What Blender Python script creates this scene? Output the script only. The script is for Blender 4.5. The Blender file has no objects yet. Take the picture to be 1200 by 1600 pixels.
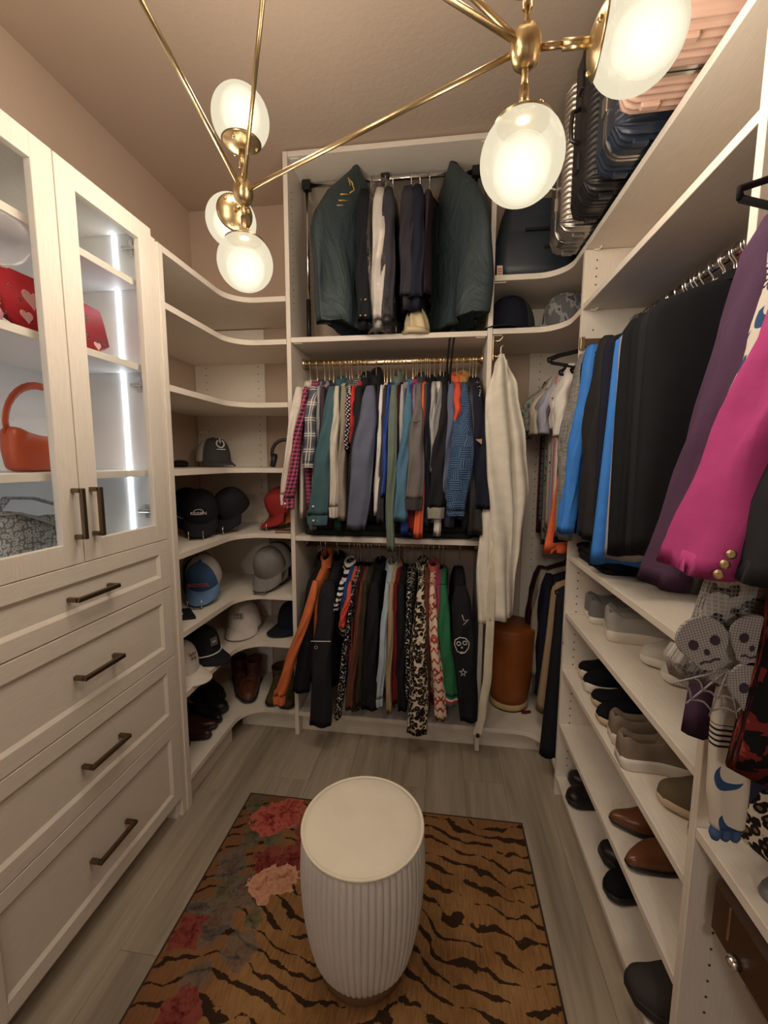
import bpy, bmesh, math, random
from mathutils import Vector, Matrix
random.seed(7)
PI = math.pi
scene = bpy.context.scene
col = scene.collection

# ------------------------------------------------------------------ camera
FPX, CAMZ = 660.0, 1.5
PITCH = math.atan2(79, 660); YAW = math.atan2(88 * math.cos(PITCH), 660); ROLL = math.radians(0.23)
CAM = Vector((0, 0, CAMZ))
FW = Vector((-math.sin(YAW) * math.cos(PITCH), math.cos(YAW) * math.cos(PITCH), -math.sin(PITCH)))
R0 = Vector((math.cos(YAW), math.sin(YAW), 0)); U0 = R0.cross(FW)
RT = R0 * math.cos(ROLL) + U0 * math.sin(ROLL); UP = RT.cross(FW)
cd = bpy.data.cameras.new('camera'); cam = bpy.data.objects.new('camera', cd); col.objects.link(cam)
cd.sensor_fit = 'HORIZONTAL'; cd.sensor_width = 36.0; cd.lens = 36.0 * FPX / 1200.0; cd.clip_start = 0.02
cam.matrix_world = Matrix(((RT.x, UP.x, -FW.x, 0), (RT.y, UP.y, -FW.y, 0), (RT.z, UP.z, -FW.z, CAMZ), (0, 0, 0, 1)))
scene.camera = cam

def at(px, py, ax, val):
    """world point where the sight line through a photo pixel meets the plane axis=val (used to survey positions)"""
    d = FW + RT * ((px - 600) / FPX) + UP * ((800 - py) / FPX)
    return CAM + d * ((val - CAM[ax]) / d[ax])

# ------------------------------------------------------------------ world, exposure
w = bpy.data.worlds.new('world'); scene.world = w; w.use_nodes = True
w.node_tree.nodes['Background'].inputs[0].default_value = (0.9, 0.8, 0.7, 1)
w.node_tree.nodes['Background'].inputs[1].default_value = 0.05
scene.view_settings.view_transform = 'Standard'
scene.view_settings.look = 'None'
scene.view_settings.exposure = 0.08
scene.view_settings.gamma = 1.0
scene.view_settings.use_curve_mapping = False
try:
    scene.cycles.use_denoising = True
    scene.cycles.max_bounces = 10
    scene.cycles.diffuse_bounces = 6
    scene.cycles.transparent_max_bounces = 16
    scene.cycles.sample_clamp_indirect = 6.0
    scene.cycles.caustics_reflective = False
    scene.cycles.caustics_refractive = False
except Exception:
    pass
BULB_W = 19.            # watts of each of the nine chandelier bulbs
BULB_COL = (1.0, 0.85, 0.67)
LED_STRENGTH = 9.0

# ------------------------------------------------------------------ node helpers / materials
def lin(c):
    c = c / 255.0
    return c / 12.92 if c <= 0.04045 else ((c + 0.055) / 1.055) ** 2.4
def rgb(r, g, b): return (lin(r), lin(g), lin(b), 1)
def fabc(c, k=1.0):
    """cloth colour as seen under the warm lamps -> reflectance"""
    r, g, b = lin(c[0]) * 1.0 * k, lin(c[1]) * 1.06 * k, lin(c[2]) * 1.16 * k
    l = .3 * r + .6 * g + .1 * b; q = .13
    return (min(.88, r + (l - r) * q), min(.88, g + (l - g) * q), min(.88, b + (l - b) * q), 1)

class T:
    def __init__(s, name, rough=.7, metal=0., spec=.4):
        s.m = bpy.data.materials.new(name); s.m.use_nodes = True
        s.t = s.m.node_tree; s.b = s.t.nodes['Principled BSDF']
        s.b.inputs['Roughness'].default_value = rough; s.b.inputs['Metallic'].default_value = metal
        s.b.inputs['Specular IOR Level'].default_value = spec
    def n(s, typ, **kw):
        n = s.t.nodes.new(typ)
        for k, v in kw.items(): setattr(n, k, v)
        return n
    def put(s, sock, v):
        if v is None: return
        if hasattr(v, 'is_linked') or isinstance(v, bpy.types.NodeSocket): s.t.links.new(v, sock)
        else: sock.default_value = v
    def math(s, op, a, b=None, c=None):
        n = s.n('ShaderNodeMath', operation=op)
        s.put(n.inputs[0], a)
        if b is not None: s.put(n.inputs[1], b)
        if c is not None: s.put(n.inputs[2], c)
        return n.outputs[0]
    def vm(s, op, a, b=None):
        n = s.n('ShaderNodeVectorMath', operation=op); s.put(n.inputs[0], a)
        if b is not None: s.put(n.inputs[1], b)
        return n.outputs['Value'] if op in ('LENGTH', 'DISTANCE', 'DOT_PRODUCT') else n.outputs[0]
    def mix(s, f, a, b, typ='MIX'):
        n = s.n('ShaderNodeMix', data_type='RGBA', blend_type=typ); s.put(n.inputs[0], f); s.put(n.inputs[6], a); s.put(n.inputs[7], b)
        return n.outputs[2]
    def uv(s): return s.n('ShaderNodeTexCoord').outputs['UV']
    def ob(s): return s.n('ShaderNodeTexCoord').outputs['Object']
    def sep(s, v):
        n = s.n('ShaderNodeSeparateXYZ'); s.put(n.inputs[0], v); return n.outputs
    def comb(s, x, y, z=0.):
        n = s.n('ShaderNodeCombineXYZ'); s.put(n.inputs[0], x); s.put(n.inputs[1], y); s.put(n.inputs[2], z); return n.outputs[0]
    def scale(s, v, k):
        n = s.n('ShaderNodeMapping'); s.put(n.inputs[0], v); n.inputs['Scale'].default_value = k; return n.outputs[0]
    def noise(s, v, sc, det=3., rough=.5, dist=0.):
        n = s.n('ShaderNodeTexNoise'); s.put(n.inputs['Vector'], v)
        n.inputs['Scale'].default_value = sc; n.inputs['Detail'].default_value = det; n.inputs['Roughness'].default_value = rough; n.inputs['Distortion'].default_value = dist
        return n.outputs
    def voro(s, v, sc, rand=1., feat='F1'):
        n = s.n('ShaderNodeTexVoronoi', feature=feat); s.put(n.inputs['Vector'], v); n.inputs['Scale'].default_value = sc; n.inputs['Randomness'].default_value = rand
        return n.outputs
    def ramp(s, f, stops, interp='LINEAR'):
        n = s.n('ShaderNodeValToRGB'); s.put(n.inputs[0], f); n.color_ramp.interpolation = interp
        e = n.color_ramp.elements
        while len(e) < len(stops): e.new(.5)
        for i, (p, c) in enumerate(stops):
            e[i].position = p; e[i].color = c if len(c) == 4 else (*c, 1)
        return n.outputs[0]
    def lt(s, a, b): return s.math('LESS_THAN', a, b)
    def gt(s, a, b): return s.math('GREATER_THAN', a, b)
    def fract(s, a): return s.math('FRACT', a)
    def color(s, c): s.put(s.b.inputs['Base Color'], c); return s
    def bump(s, h, strength=.3, dist=.01):
        n = s.n('ShaderNodeBump'); s.put(n.inputs['Height'], h); n.inputs['Strength'].default_value = strength; n.inputs['Distance'].default_value = dist
        s.t.links.new(n.outputs[0], s.b.inputs['Normal']); return s

MATS = {}
def plain(name, c, rough=.5, metal=0., spec=.4, var=.0, bump=0., bscale=200):
    if name in MATS: return MATS[name]
    t = T(name, rough, metal, spec)
    if len(c) == 3: c = (*c, 1)
    if var:
        f = t.noise(t.ob(), 9, 4)[0]
        lo = tuple(x * (1 - var) for x in c[:3]) + (1,); hi = tuple(min(1, x * (1 + var)) for x in c[:3]) + (1,)
        t.color(t.ramp(f, [(.3, lo), (.7, hi)]))
    else: t.color(c)
    if bump: t.bump(t.noise(t.ob(), bscale, 2)[0], bump, .002)
    MATS[name] = t.m; return t.m

def laminate(name, c, axis):
    """textured closet laminate: pale cream with a fine linen-like grain running along one axis"""
    t = T(name, .55, 0, .3); k = [55, 55, 55]; k[axis] = 3.
    f = t.noise(t.scale(t.ob(), k), 6, 4, .6)[0]
    lo = tuple(x * .94 for x in c[:3]) + (1,); hi = tuple(min(1, x * 1.04) for x in c[:3]) + (1,)
    t.color(t.ramp(f, [(.35, lo), (.65, hi)])); t.bump(f, .12, .001)
    return t.m
LAM = (0.76, 0.70, 0.625, 1)
LZ = laminate('cream_laminate_upright', LAM, 2); LY = laminate('cream_laminate_lengthwise', LAM, 1); LX = laminate('cream_laminate_crosswise', LAM, 0)
DARKHOLE = plain('pin_hole_dark', (.05, .04, .035), .8)
BRASS = plain('brushed_brass', (.60, .465, .26), .3, 1., .5, .06)
BRONZE = plain('bronze_pull', (.19, .14, .095), .35, 1.)
CHROME = plain('chrome', (.78, .76, .73), .15, 1.)
GOLDROD = plain('champagne_rail', (.80, .66, .44), .25, 1.)
BLACKP = plain('black_plastic', (.012, .012, .013), .45)
VELVET = plain('black_velvet', (.014, .013, .014), .9, 0, .1)
WIRE = plain('grey_wire', (.16, .15, .14), .35, .8)

def wallmat(name, c):
    t = T(name, .85, 0, .2); f = t.noise(t.ob(), 1.3, 3)[0]
    t.color(t.ramp(f, [(.3, tuple(x * .95 for x in c) + (1,)), (.7, tuple(x * 1.04 for x in c) + (1,))]))
    t.bump(t.noise(t.ob(), 42, 4, .6)[0], .22, .006); return t.m
WALL = wallmat('blush_beige_wall_paint', (.54, .425, .345))
CEIL = wallmat('blush_beige_ceiling_paint', (.50, .40, .325))

def cloth(name, c, k=1., rough=.85, bump=.15, var=.10, bs=260, spec=.15):
    if name in MATS: return MATS[name]
    t = T(name, rough, 0, spec); c = fabc(c, k)
    f = t.noise(t.uv(), 18, 3)[0]
    t.color(t.ramp(f, [(.25, tuple(x * (1 - var) for x in c[:3])), (.75, tuple(min(1, x * (1 + var)) for x in c[:3]))]))
    h = t.math('ADD', t.math('MULTIPLY', t.noise(t.uv(), bs, 2)[0], .3), t.noise(t.scale(t.uv(), (14, 3, 1)), 1.4, 3)[0])
    t.bump(h, bump, .006)
    MATS[name] = t.m; return t.m
def pattern(name, fn, rough=.85, bump=.12):
    if name in MATS: return MATS[name]
    t = T(name, rough, 0, .15); uv = t.uv(); x, y, _ = t.sep(uv)
    t.color(fn(t, uv, x, y)); t.bump(t.noise(t.scale(uv, (14, 3, 1)), 1.4, 3)[0], bump, .006)
    MATS[name] = t.m; return t.m
def band(t, x, per, w, off=0.):
    return t.lt(t.fract(t.math('ADD', t.math('DIVIDE', x, per), off)), w)
# ------------------------------------------------------------------ mesh helpers
class MB:
    def __init__(s): s.v = []; s.f = []; s.uv = []; s.sm = []
    def add(s, vs, fs, uvs=None, smooth=True):
        o = len(s.v); s.v += [tuple(p) for p in vs]; s.uv += (uvs if uvs else [(p[0] + p[1], p[2]) for p in vs])
        for f in fs: s.f.append([i + o for i in f]); s.sm.append(smooth)
        return s
    def box(s, x0, x1, y0, y1, z0, z1, c=.0012):
        """box with chamfered edges"""
        if x0 > x1: x0, x1 = x1, x0
        if y0 > y1: y0, y1 = y1, y0
        if z0 > z1: z0, z1 = z1, z0
        c = min(c, (x1 - x0) / 3, (y1 - y0) / 3, (z1 - z0) / 3)
        X = (x0, x1); Y = (y0, y1); Z = (z0, z1); V = []; idx = {}
        for i in (0, 1):
            for j in (0, 1):
                for k in (0, 1):
                    sx, sy, sz = (1, -1)[i] * c, (1, -1)[j] * c, (1, -1)[k] * c
                    for a, p in (('x', (X[i], Y[j] + sy, Z[k] + sz)), ('y', (X[i] + sx, Y[j], Z[k] + sz)), ('z', (X[i] + sx, Y[j] + sy, Z[k]))):
                        idx[(i, j, k, a)] = len(V); V.append(p)
        F = []; g = lambda *q: [idx[t] for t in q]
        for e in (0, 1):
            F.append(g((e, 0, 0, 'x'), (e, 1, 0, 'x'), (e, 1, 1, 'x'), (e, 0, 1, 'x'))[::(1 if e else -1)])
            F.append(g((0, e, 0, 'y'), (0, e, 1, 'y'), (1, e, 1, 'y'), (1, e, 0, 'y'))[::(1 if e else -1)])
            F.append(g((0, 0, e, 'z'), (1, 0, e, 'z'), (1, 1, e, 'z'), (0, 1, e, 'z'))[::(1 if e else -1)])
        for a in (0, 1):
            for b in (0, 1):
                sgn = 1 if (a + b) % 2 else -1
                F.append(g((a, b, 0, 'x'), (a, b, 1, 'x'), (a, b, 1, 'y'), (a, b, 0, 'y'))[::sgn])
                F.append(g((0, a, b, 'y'), (1, a, b, 'y'), (1, a, b, 'z'), (0, a, b, 'z'))[::sgn])
                F.append(g((a, 0, b, 'z'), (a, 1, b, 'z'), (a, 1, b, 'x'), (a, 0, b, 'x'))[::sgn])
                for k in (0, 1):
                    F.append(g((a, b, k, 'x'), (a, b, k, 'y'), (a, b, k, 'z'))[::(1 if (a + b + k) % 2 else -1)])
        return s.add(V, F, smooth=False)
    def tube(s, pts, r, n=8, cap=True, squash=1.):
        pts = [Vector(p) for p in pts]; m = len(pts); rr = r if isinstance(r, (list, tuple)) else [r] * m
        V = []; U = []; F = []; L = 0; nx = None
        for i, p in enumerate(pts):
            d = (pts[min(i + 1, m - 1)] - pts[max(i - 1, 0)])
            d = d.normalized() if d.length > 1e-9 else Vector((0, 0, 1))
            if nx is None:
                a = Vector((0, 0, 1)) if abs(d.z) < .9 else Vector((1, 0, 0)); nx = a.cross(d).normalized()
            else:
                nx = (nx - d * nx.dot(d)); nx = nx.normalized() if nx.length > 1e-6 else Vector((1, 0, 0))
            ny = d.cross(nx)
            if i: L += (p - pts[i - 1]).length
            for k in range(n):
                a = 2 * PI * k / n; V.append(p + nx * (rr[i] * math.cos(a)) + ny * (rr[i] * squash * math.sin(a))); U.append((rr[i] * a, L))
        for i in range(m - 1):
            for k in range(n):
                k2 = (k + 1) % n; F.append([i * n + k, i * n + k2, (i + 1) * n + k2, (i + 1) * n + k])
        if cap: F.append(list(range(n))[::-1]); F.append([(m - 1) * n + k for k in range(n)])
        return s.add(V, F, U)
    def lathe(s, prof, n=24, c=(0, 0, 0), d=(0, 0, 1), mod=None):
        d = Vector(d).normalized(); q = Vector((0, 0, 1)).rotation_difference(d); c = Vector(c); V = []; F = []; U = []
        for i, (r, z) in enumerate(prof):
            for k in range(n):
                a = 2 * PI * k / n; r2 = r * (mod(a, i) if mod else 1)
                V.append(c + q @ Vector((r2 * math.cos(a), r2 * math.sin(a), z))); U.append((r * a, z))
        m = len(prof)
        for i in range(m - 1):
            for k in range(n):
                k2 = (k + 1) % n; F.append([i * n + k, i * n + k2, (i + 1) * n + k2, (i + 1) * n + k])
        if prof[0][0] > 1e-5: F.append(list(range(n))[::-1])
        if prof[-1][0] > 1e-5: F.append([(m - 1) * n + k for k in range(n)])
        return s.add(V, F, U)
    def loft(s, rings, uvs=None, cap0=True, cap1=True, closed=True):
        n = len(rings[0]); m = len(rings); V = [p for r in rings for p in r]; F = []
        U = [u for r in uvs for u in r] if uvs else None
        kk = n if closed else n - 1
        for i in range(m - 1):
            for k in range(kk):
                k2 = (k + 1) % n; F.append([i * n + k, i * n + k2, (i + 1) * n + k2, (i + 1) * n + k])
        if cap0: F.append(list(range(n))[::-1])
        if cap1: F.append([(m - 1) * n + k for k in range(n)])
        return s.add(V, F, U)
    def prism(s, poly, z0, z1, smooth=False):
        n = len(poly); V = [(x, y, z0) for x, y in poly] + [(x, y, z1) for x, y in poly]
        F = [list(range(n))[::-1], [n + k for k in range(n)]] + [[k, (k + 1) % n, n + (k + 1) % n, n + k] for k in range(n)]
        return s.add(V, F, smooth=smooth)
    def xf(s, M):
        s.v = [tuple(M @ Vector(p)) for p in s.v]; return s
    def mesh(s, name, mat):
        me = bpy.data.meshes.new(name); me.from_pydata(s.v, [], s.f)
        me.polygons.foreach_set('use_smooth', s.sm)
        uvl = me.uv_layers.new(name='UVMap'); li = [0] * len(me.loops); me.loops.foreach_get('vertex_index', li)
        fl = []
        for i in li: fl += [s.uv[i][0], s.uv[i][1]]
        uvl.data.foreach_set('uv', fl)
        if mat: me.materials.append(mat)
        bm = bmesh.new(); bm.from_mesh(me); bmesh.ops.recalc_face_normals(bm, faces=bm.faces); bm.to_mesh(me); bm.free()
        me.validate(); me.update(); return me
    def build(s, name, mat, parent=None, world=False):
        me = s.mesh(name, mat); o = bpy.data.objects.new(name, me); col.objects.link(o)
        if parent is not None:
            o.parent = parent
            if world:
                r = parent
                while r.parent: r = r.parent
                if parent is r or True:
                    off = Vector(r.location); s2 = Vector((0, 0, 0))
                    for v in me.vertices: v.co -= off
        return o

def tag(o, label=None, cat=None, group=None, kind=None):
    if label: o['label'] = label
    if cat: o['category'] = cat
    if group: o['group'] = group
    if kind: o['kind'] = kind
    return o
def thing(name, label, cat, loc=(0, 0, 0), rot=(0, 0, 0), group=None):
    o = bpy.data.objects.new(name, None); col.objects.link(o); o.empty_display_size = .05
    o.location = loc; o.rotation_euler = rot
    return tag(o, label, cat, group)
def copy_tree(o, parent=None):
    c = o.copy(); col.objects.link(c); c.parent = parent
    for ch in list(o.children): copy_tree(ch, c)
    return c
def struct(name, mb, mat, parent=None):
    o = mb.build(name, mat, parent)
    if parent is None: o['kind'] = 'structure'
    return o
def arc(cx, cy, r, a0, a1, n=8):
    return [(cx + r * math.cos(math.radians(a0 + (a1 - a0) * i / n)), cy + r * math.sin(math.radians(a0 + (a1 - a0) * i / n))) for i in range(n + 1)]
def rrect(hx, hy, r, n=4):
    return arc(hx - r, hy - r, r, 0, 90, n) + arc(-hx + r, hy - r, r, 90, 180, n) + arc(-hx + r, -hy + r, r, 180, 270, n) + arc(hx - r, -hy + r, r, 270, 360, n)
def text_mesh(s, size, mat, name, parent, M, bold=0., space=1.):
    cu = bpy.data.curves.new('lettering', 'FONT'); cu.body = s; cu.size = size; cu.align_x = 'CENTER'; cu.align_y = 'CENTER'
    cu.extrude = .0006; cu.offset = bold; cu.space_character = space; cu.resolution_u = 3
    tmp = bpy.data.objects.new('lettering_source', cu); col.objects.link(tmp)
    bpy.context.view_layer.update()
    me = bpy.data.meshes.new_from_object(tmp.evaluated_get(bpy.context.evaluated_depsgraph_get()))
    bpy.data.objects.remove(tmp); bpy.data.curves.remove(cu)
    me.materials.clear(); me.materials.append(mat); me.transform(M)
    o = bpy.data.objects.new(name, me); col.objects.link(o); o.parent = parent; return o

# ------------------------------------------------------------------ room shell
XL, XR, YB, YF, ZC = -1.497, 0.957, 2.503, -1.25, 2.955
struct('wall_left', MB().box(XL - .1, XL, YF - .1, YB + .1, 0, ZC), WALL)
struct('wall_right', MB().box(XR, XR + .1, YF - .1, YB + .1, 0, ZC), WALL)
struct('wall_back', MB().box(XL, XR, YB, YB + .1, 0, ZC), WALL)
# front wall with an assumed, unseen doorway, and an assumed lit hall added behind it for fill light
DX0, DX1, DZ = -.72, .36, 2.08
wf = MB(); wf.box(XL, DX0, YF - .1, YF, 0, ZC); wf.box(DX1, XR, YF - .1, YF, 0, ZC); wf.box(DX0, DX1, YF - .1, YF, DZ, ZC); struct('wall_front', wf, WALL)
HY = YF - 2.3  # far end of the assumed hall, out of view
HALL = wallmat('pale_hall_paint', (.72, .70, .67))
struct('wall_hall_left', MB().box(XL - .1, XL, HY, YF - .1, 0, 2.5), HALL); struct('wall_hall_right', MB().box(XR, XR + .1, HY, YF - .1, 0, 2.5), HALL); struct('wall_hall_back', MB().box(XL - .1, XR + .1, HY - .1, HY, 0, 2.5), HALL)
struct('ceiling_hall', MB().box(XL - .1, XR + .1, HY - .1, YF - .1, 2.5, 2.6), HALL); struct('floor_hall', MB().box(XL - .1, XR + .1, HY - .1, YF - .1, -.06, 0), plain('hall_floor_vinyl', (.34, .29, .23), .5, 0, .3, .15))
dtrim = plain('assumed_white_door_trim', (.75, .73, .69), .4)
tm = MB(); tm.box(DX0 - .07, DX0, YF, YF + .015, 0, DZ + .07); struct('trim_1', tm, dtrim); tm = MB(); tm.box(DX1, DX1 + .07, YF, YF + .015, 0, DZ + .07); struct('trim_2', tm, dtrim); tm = MB(); tm.box(DX0, DX1, YF, YF + .015, DZ, DZ + .07); struct('trim_3', tm, dtrim)  # casing of the assumed, unseen doorway
struct('ceiling', MB().box(XL - .1, XR + .1, YF - .1, YB + .1, ZC, ZC + .1), CEIL)
SUB = plain('floor_joint_dark', (.10, .085, .07), .8)
floor = struct('floor', MB().box(XL - .1, XR + .1, YF - .1, YB + .1, -.06, -.0055), SUB)
HALL_FILL_W, HALL_FILL_COL = 32., (1.0, .93, .86)  # strength and tint of the fill light from the assumed hall lamp
hl = thing('assumed_hall_lamp', 'assumed flush white ceiling lamp in the unseen hall, added as fill light', 'lamp', (-.18, YF - 1.0, 2.499))  # lamp is assumed and out of view, added to fill the closet with light
MB().lathe([(.15, 0), (.15, -.02), (.14, -.03)], 32).build('base', plain('white_enamel', (.8, .8, .8), .4), hl)
hm = plain('assumed_lamp_glass', (1, 1, 1)); hm.node_tree.nodes['Principled BSDF'].inputs['Emission Color'].default_value = (*HALL_FILL_COL, 1); hm.node_tree.nodes['Principled BSDF'].inputs['Emission Strength'].default_value = 3.  # glow of the assumed hall lamp
MB().lathe([(.14, -.028), (.135, -.05), (.10, -.075), (0, -.085)], 32).build('glass_shade', hm, hl)
L = bpy.data.lights.new('assumed_hall_bulb', 'POINT'); L.energy = HALL_FILL_W; L.color = HALL_FILL_COL; L.shadow_soft_size = .12; lo = bpy.data.objects.new('assumed_hall_bulb', L); col.objects.link(lo); lo.parent = hl; lo.location = (0, 0, -.22)  # added fill light, shining in through the assumed doorway
t = T('grey_oak_vinyl_plank', .42, 0, .35)
oi = t.n('ShaderNodeObjectInfo'); rnd = oi.outputs['Random']
ov = t.vm('ADD', t.ob(), t.comb(t.math('MULTIPLY', rnd, 13.), t.math('MULTIPLY', rnd, 37.)))
g1 = t.noise(t.scale(ov, (22, 1.3, 1)), 1., 6, .62, .6)[0]; g2 = t.noise(t.scale(ov, (5, .8, 1)), 1., 3)[0]
g = t.math('ADD', t.math('MULTIPLY', g1, .55), t.math('MULTIPLY', g2, .45))
base = t.ramp(g, [(.32, (.20, .168, .128)), (.47, (.35, .30, .235)), (.62, (.47, .405, .32))])
t.color(t.mix(t.math('MULTIPLY_ADD', rnd, .5, 0.), base, t.mix(1., base, (.62, .60, .58, 1), 'MULTIPLY')))
t.bump(g1, .08, .002); PLANK = t.m
pw, pl = .182, 1.22
pm = {}
i = 0; x = XL
while x < XR:
    y = YF - random.uniform(.1, 1.1)
    while y < YB:
        y0, y1 = max(y, YF), min(y + pl, YB); x1 = min(x + pw, XR)
        if y1 - y0 > .02:
            o = MB().box(x + .0004, x1 - .0004, y0 + .0004, y1 - .0004, -.006, 0, .0006).build('floor_plank', PLANK, floor)
        y += pl
    x += pw
# ------------------------------------------------------------------ closet system
FY, FXL, FXR = 2.09, -1.05, 0.543        # front planes: back tower, left run, right run
PT = .019
def holes(parent, pts, nrm, r=.0028):
    m = MB()
    for p in pts: m.lathe([(r, -.0008), (r, .0006)], 6, p, nrm)
    o = m.build('pin_holes', DARKHOLE, parent, True); o['kind'] = 'stuff'; return o

# back tower: double hang below, long-hang cubby above, up to the ceiling
TX0, TX1 = -.766, .228                     # outer faces of the two side panels
tw = thing('wardrobe_tower', 'tall cream hanging tower against the back wall reaching the ceiling', 'wardrobe', (-.27, 2.3, 0))
MB().box(TX0, TX0 + PT + .003, FY, YB - .002, 0, 2.945).build('side_panel', LZ, tw, True)
MB().box(TX1 - PT - .003, TX1, FY, YB - .002, 0, 2.945).build('side_panel', LZ, tw, True)
ix0, ix1 = TX0 + PT + .004, TX1 - PT - .004
for z, d in ((2.945, 0), (2.105, 0), (1.112, .0), (.135, .0)):
    MB().box(ix0, ix1, FY + .001 + d, YB - .003, z - .024, z).build('shelf', LX, tw, True)
MB().box(ix0, ix1, FY + .05, FY + .068, 0, .110).build('toe_kick', LX, tw, True)
holes(tw, [(ix0 + .0002, yy, z) for yy in (FY + .05, YB - .06) for z in [2.25 + .032 * i for i in range(18)]], (1, 0, 0))
holes(tw, [(ix1 - .0002, yy, z) for yy in (FY + .05, YB - .06) for z in [2.25 + .032 * i for i in range(18)]], (-1, 0, 0))
for px in (ix0 + .03, ix1 - .03):
    for z in (2.081, 2.921): MB().box(px - .022, px + .022, FY + .012, FY + .024, z - .004, z - .0002).build('shelf_cleat', plain('white_cleat', (.8, .77, .72), .4), tw, True)
RY = 2.275; RZU, RZL = 2.02, 1.045
for z, m in ((RZU, GOLDROD), (RZL, plain('dull_bronze_rail', (.33, .26, .2), .35, 1.))):
    MB().tube([(ix0, RY, z), (ix1, RY, z)], .0085, 14, True, 1.9).build('hanging_rail', m, tw, True)
    for px, s in ((ix0, 1), (ix1, -1)):
        MB().lathe([(.026, 0), (.026, .006), (.02, .018), (.0, .018)], 16, (px, RY, z), (s, 0, 0)).build('rail_socket', m, tw, True)

# left corner shelving
LS = [2.30, 2.098, 1.793, 1.464, 1.122, .788, .522, .142]
cs = thing('corner_shelving', 'left cream corner shelving with curved shelves of caps and shoes', 'shelving', (-1.27, 2.1, 0))
fil = arc(-.92, 1.96, .13, 180, 90, 10)
poly = [(XL + .002, 1.566), (FXL, 1.566)] + fil + [(TX0 - .0015, FY), (TX0 - .0015, YB - .002), (XL + .002, YB - .002)]
for z in LS: MB().prism(poly, z - .024, z).build('curved_shelf', LX, cs, True)
MB().box(XL + .002, -1.05, YB - .021, YB - .004, 0, 2.27).build('back_panel', LZ, cs, True)
MB().box(XL + .003, XL + .02, 1.566, 1.60, 0, 2.27).build('wall_cleat', LZ, cs, True)
MB().box(-1.10, -1.083, 1.566, 1.99, 0, .117).build('toe_kick', LY, cs, True)
MB().box(-1.10, TX0 - .003, FY + .05, FY + .066, 0, .117).build('toe_kick', LX, cs, True)
holes(cs, [(xx, YB - .0215, z) for xx in (-1.42, -1.09) for z in [.25 + .042 * i for i in range(47)]], (0, -1, 0), .0032)
holes(cs, [(TX0 - .0015, yy, z) for yy in (FY + .05, YB - .07) for z in [.25 + .042 * i for i in range(47)]], (-1, 0, 0))
MB().box(XL + .03, XL + .075, YB - .05, YB - .022, 1.665, 1.68).build('shelf_cleat', plain('white_cleat', 0), cs, True)

# right corner shelving
rc = thing('corner_shelving', 'right corner shelving with two curved upper shelves and short rails', 'shelving', (.75, 2.2, 0))
fil2 = arc(.413, 1.96, .13, 0, 90, 10)
polyr = [(XR - .002, 1.862), (FXR, 1.862)] + fil2 + [(TX1 + .0015, FY), (TX1 + .0015, YB - .002), (XR - .002, YB - .002)]
for z in (2.345, 2.112, .135): MB().prism(polyr, z - .024, z).build('curved_shelf', LX, rc, True)
MB().box(.475, XR - .002, YB - .021, YB - .004, 0, 2.32).build('back_panel', LZ, rc, True)
MB().box(TX1 + .002, .60, FY + .05, FY + .066, 0, .110).build('toe_kick', LX, rc, True)
MB().box(.585, .60, 1.862, 2.13, 0, .110).build('toe_kick', LY, rc, True)
holes(rc, [(.53, YB - .0215, z) for z in [.9 + .042 * i for i in range(30)]], (0, -1, 0), .0032)
RX = .75
for z in (2.05, 1.05):
    MB().tube([(RX, 1.864, z), (RX, 2.482, z)], .0145, 12).build('hanging_rail', CHROME, rc, True)
for z in (2.0875, 2.3205): MB().box(TX1 + .002, TX1 + .055, FY + .014, FY + .026, z - .004, z).build('shelf_cleat', plain('white_cleat', 0), rc, True)

# right shoe tower
PY1, PY0 = 1.862, .878
rt = thing('shoe_tower', 'right cream shelving tower with shoe shelves below and a chrome rail above', 'shelving', (.75, 1.37, 0))
MB().box(FXR, XR - .002, PY1 - PT - .003, PY1 - .0005, 0, 2.32).build('side_panel', LZ, rt, True)
MB().box(FXR, XR - .002, PY0, PY0 + PT + .003, 0, 2.32).build('side_panel', LZ, rt, True)
ya, yb = PY0 + PT + .004, PY1 - PT - .004
RS = [1.112, .862, .604, .348, .094]
for z in [2.118] + RS: MB().box(FXR + .001, XR - .003, ya, yb, z - .022, z).build('shelf', LY, rt, True)
MB().box(FXR + .03, FXR + .046, ya, yb, 0, .071).build('toe_kick', LY, rt, True)
for z0 in (1.15,): pass
hz = [.15 + .034 * i for i in range(28)] + [1.92, 1.955, 2.02, 2.16, 2.19, 2.22, 2.25, 2.28]
holes(rt, [(xx, yb + .0003, z) for xx in (FXR + .045, XR - .06) for z in hz], (0, -1, 0), .003)
holes(rt, [(xx, PY0 - .0003, z) for xx in (FXR + .055, XR - .06) for z in [.1 + .04 * i for i in range(52)]], (0, -1, 0), .003)
MB().tube([(RX, ya, 2.045), (RX, yb, 2.045)], .0145, 12).build('hanging_rail', CHROME, rt, True)
MB().lathe([(.03, 0), (.03, .007), (.02, .02), (.0, .02)], 16, (RX, yb, 2.045), (0, -1, 0)).build('rail_socket', CHROME, rt, True)
vr = MB().box(FXR + .012, XR - .08, yb - .016, yb - .001, 1.952, 1.984).build('valet_rail', plain('bronze_valet', (.42, .31, .22), .3, 1.), rt, True)
MB().box(FXR - .004, FXR + .012, yb - .02, yb, 1.944, 1.99).build('valet_rail_cap', BRASS, rt, True)
for z in (2.094, 2.318):
    MB().tube([(FXR + .03, yb - .004, z), (FXR + .05, yb - .004, z + .0), (FXR + .05, yb - .03, z)], .0035, 6).build('shelf_pin', plain('white_cleat', 0), rt, True)
# long top board over the whole right run
MB().box(FXR, XR - .002, -.15, PY1 - .0008, 2.3215, 2.345).build('top_shelf', LY, rt, True)

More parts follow.
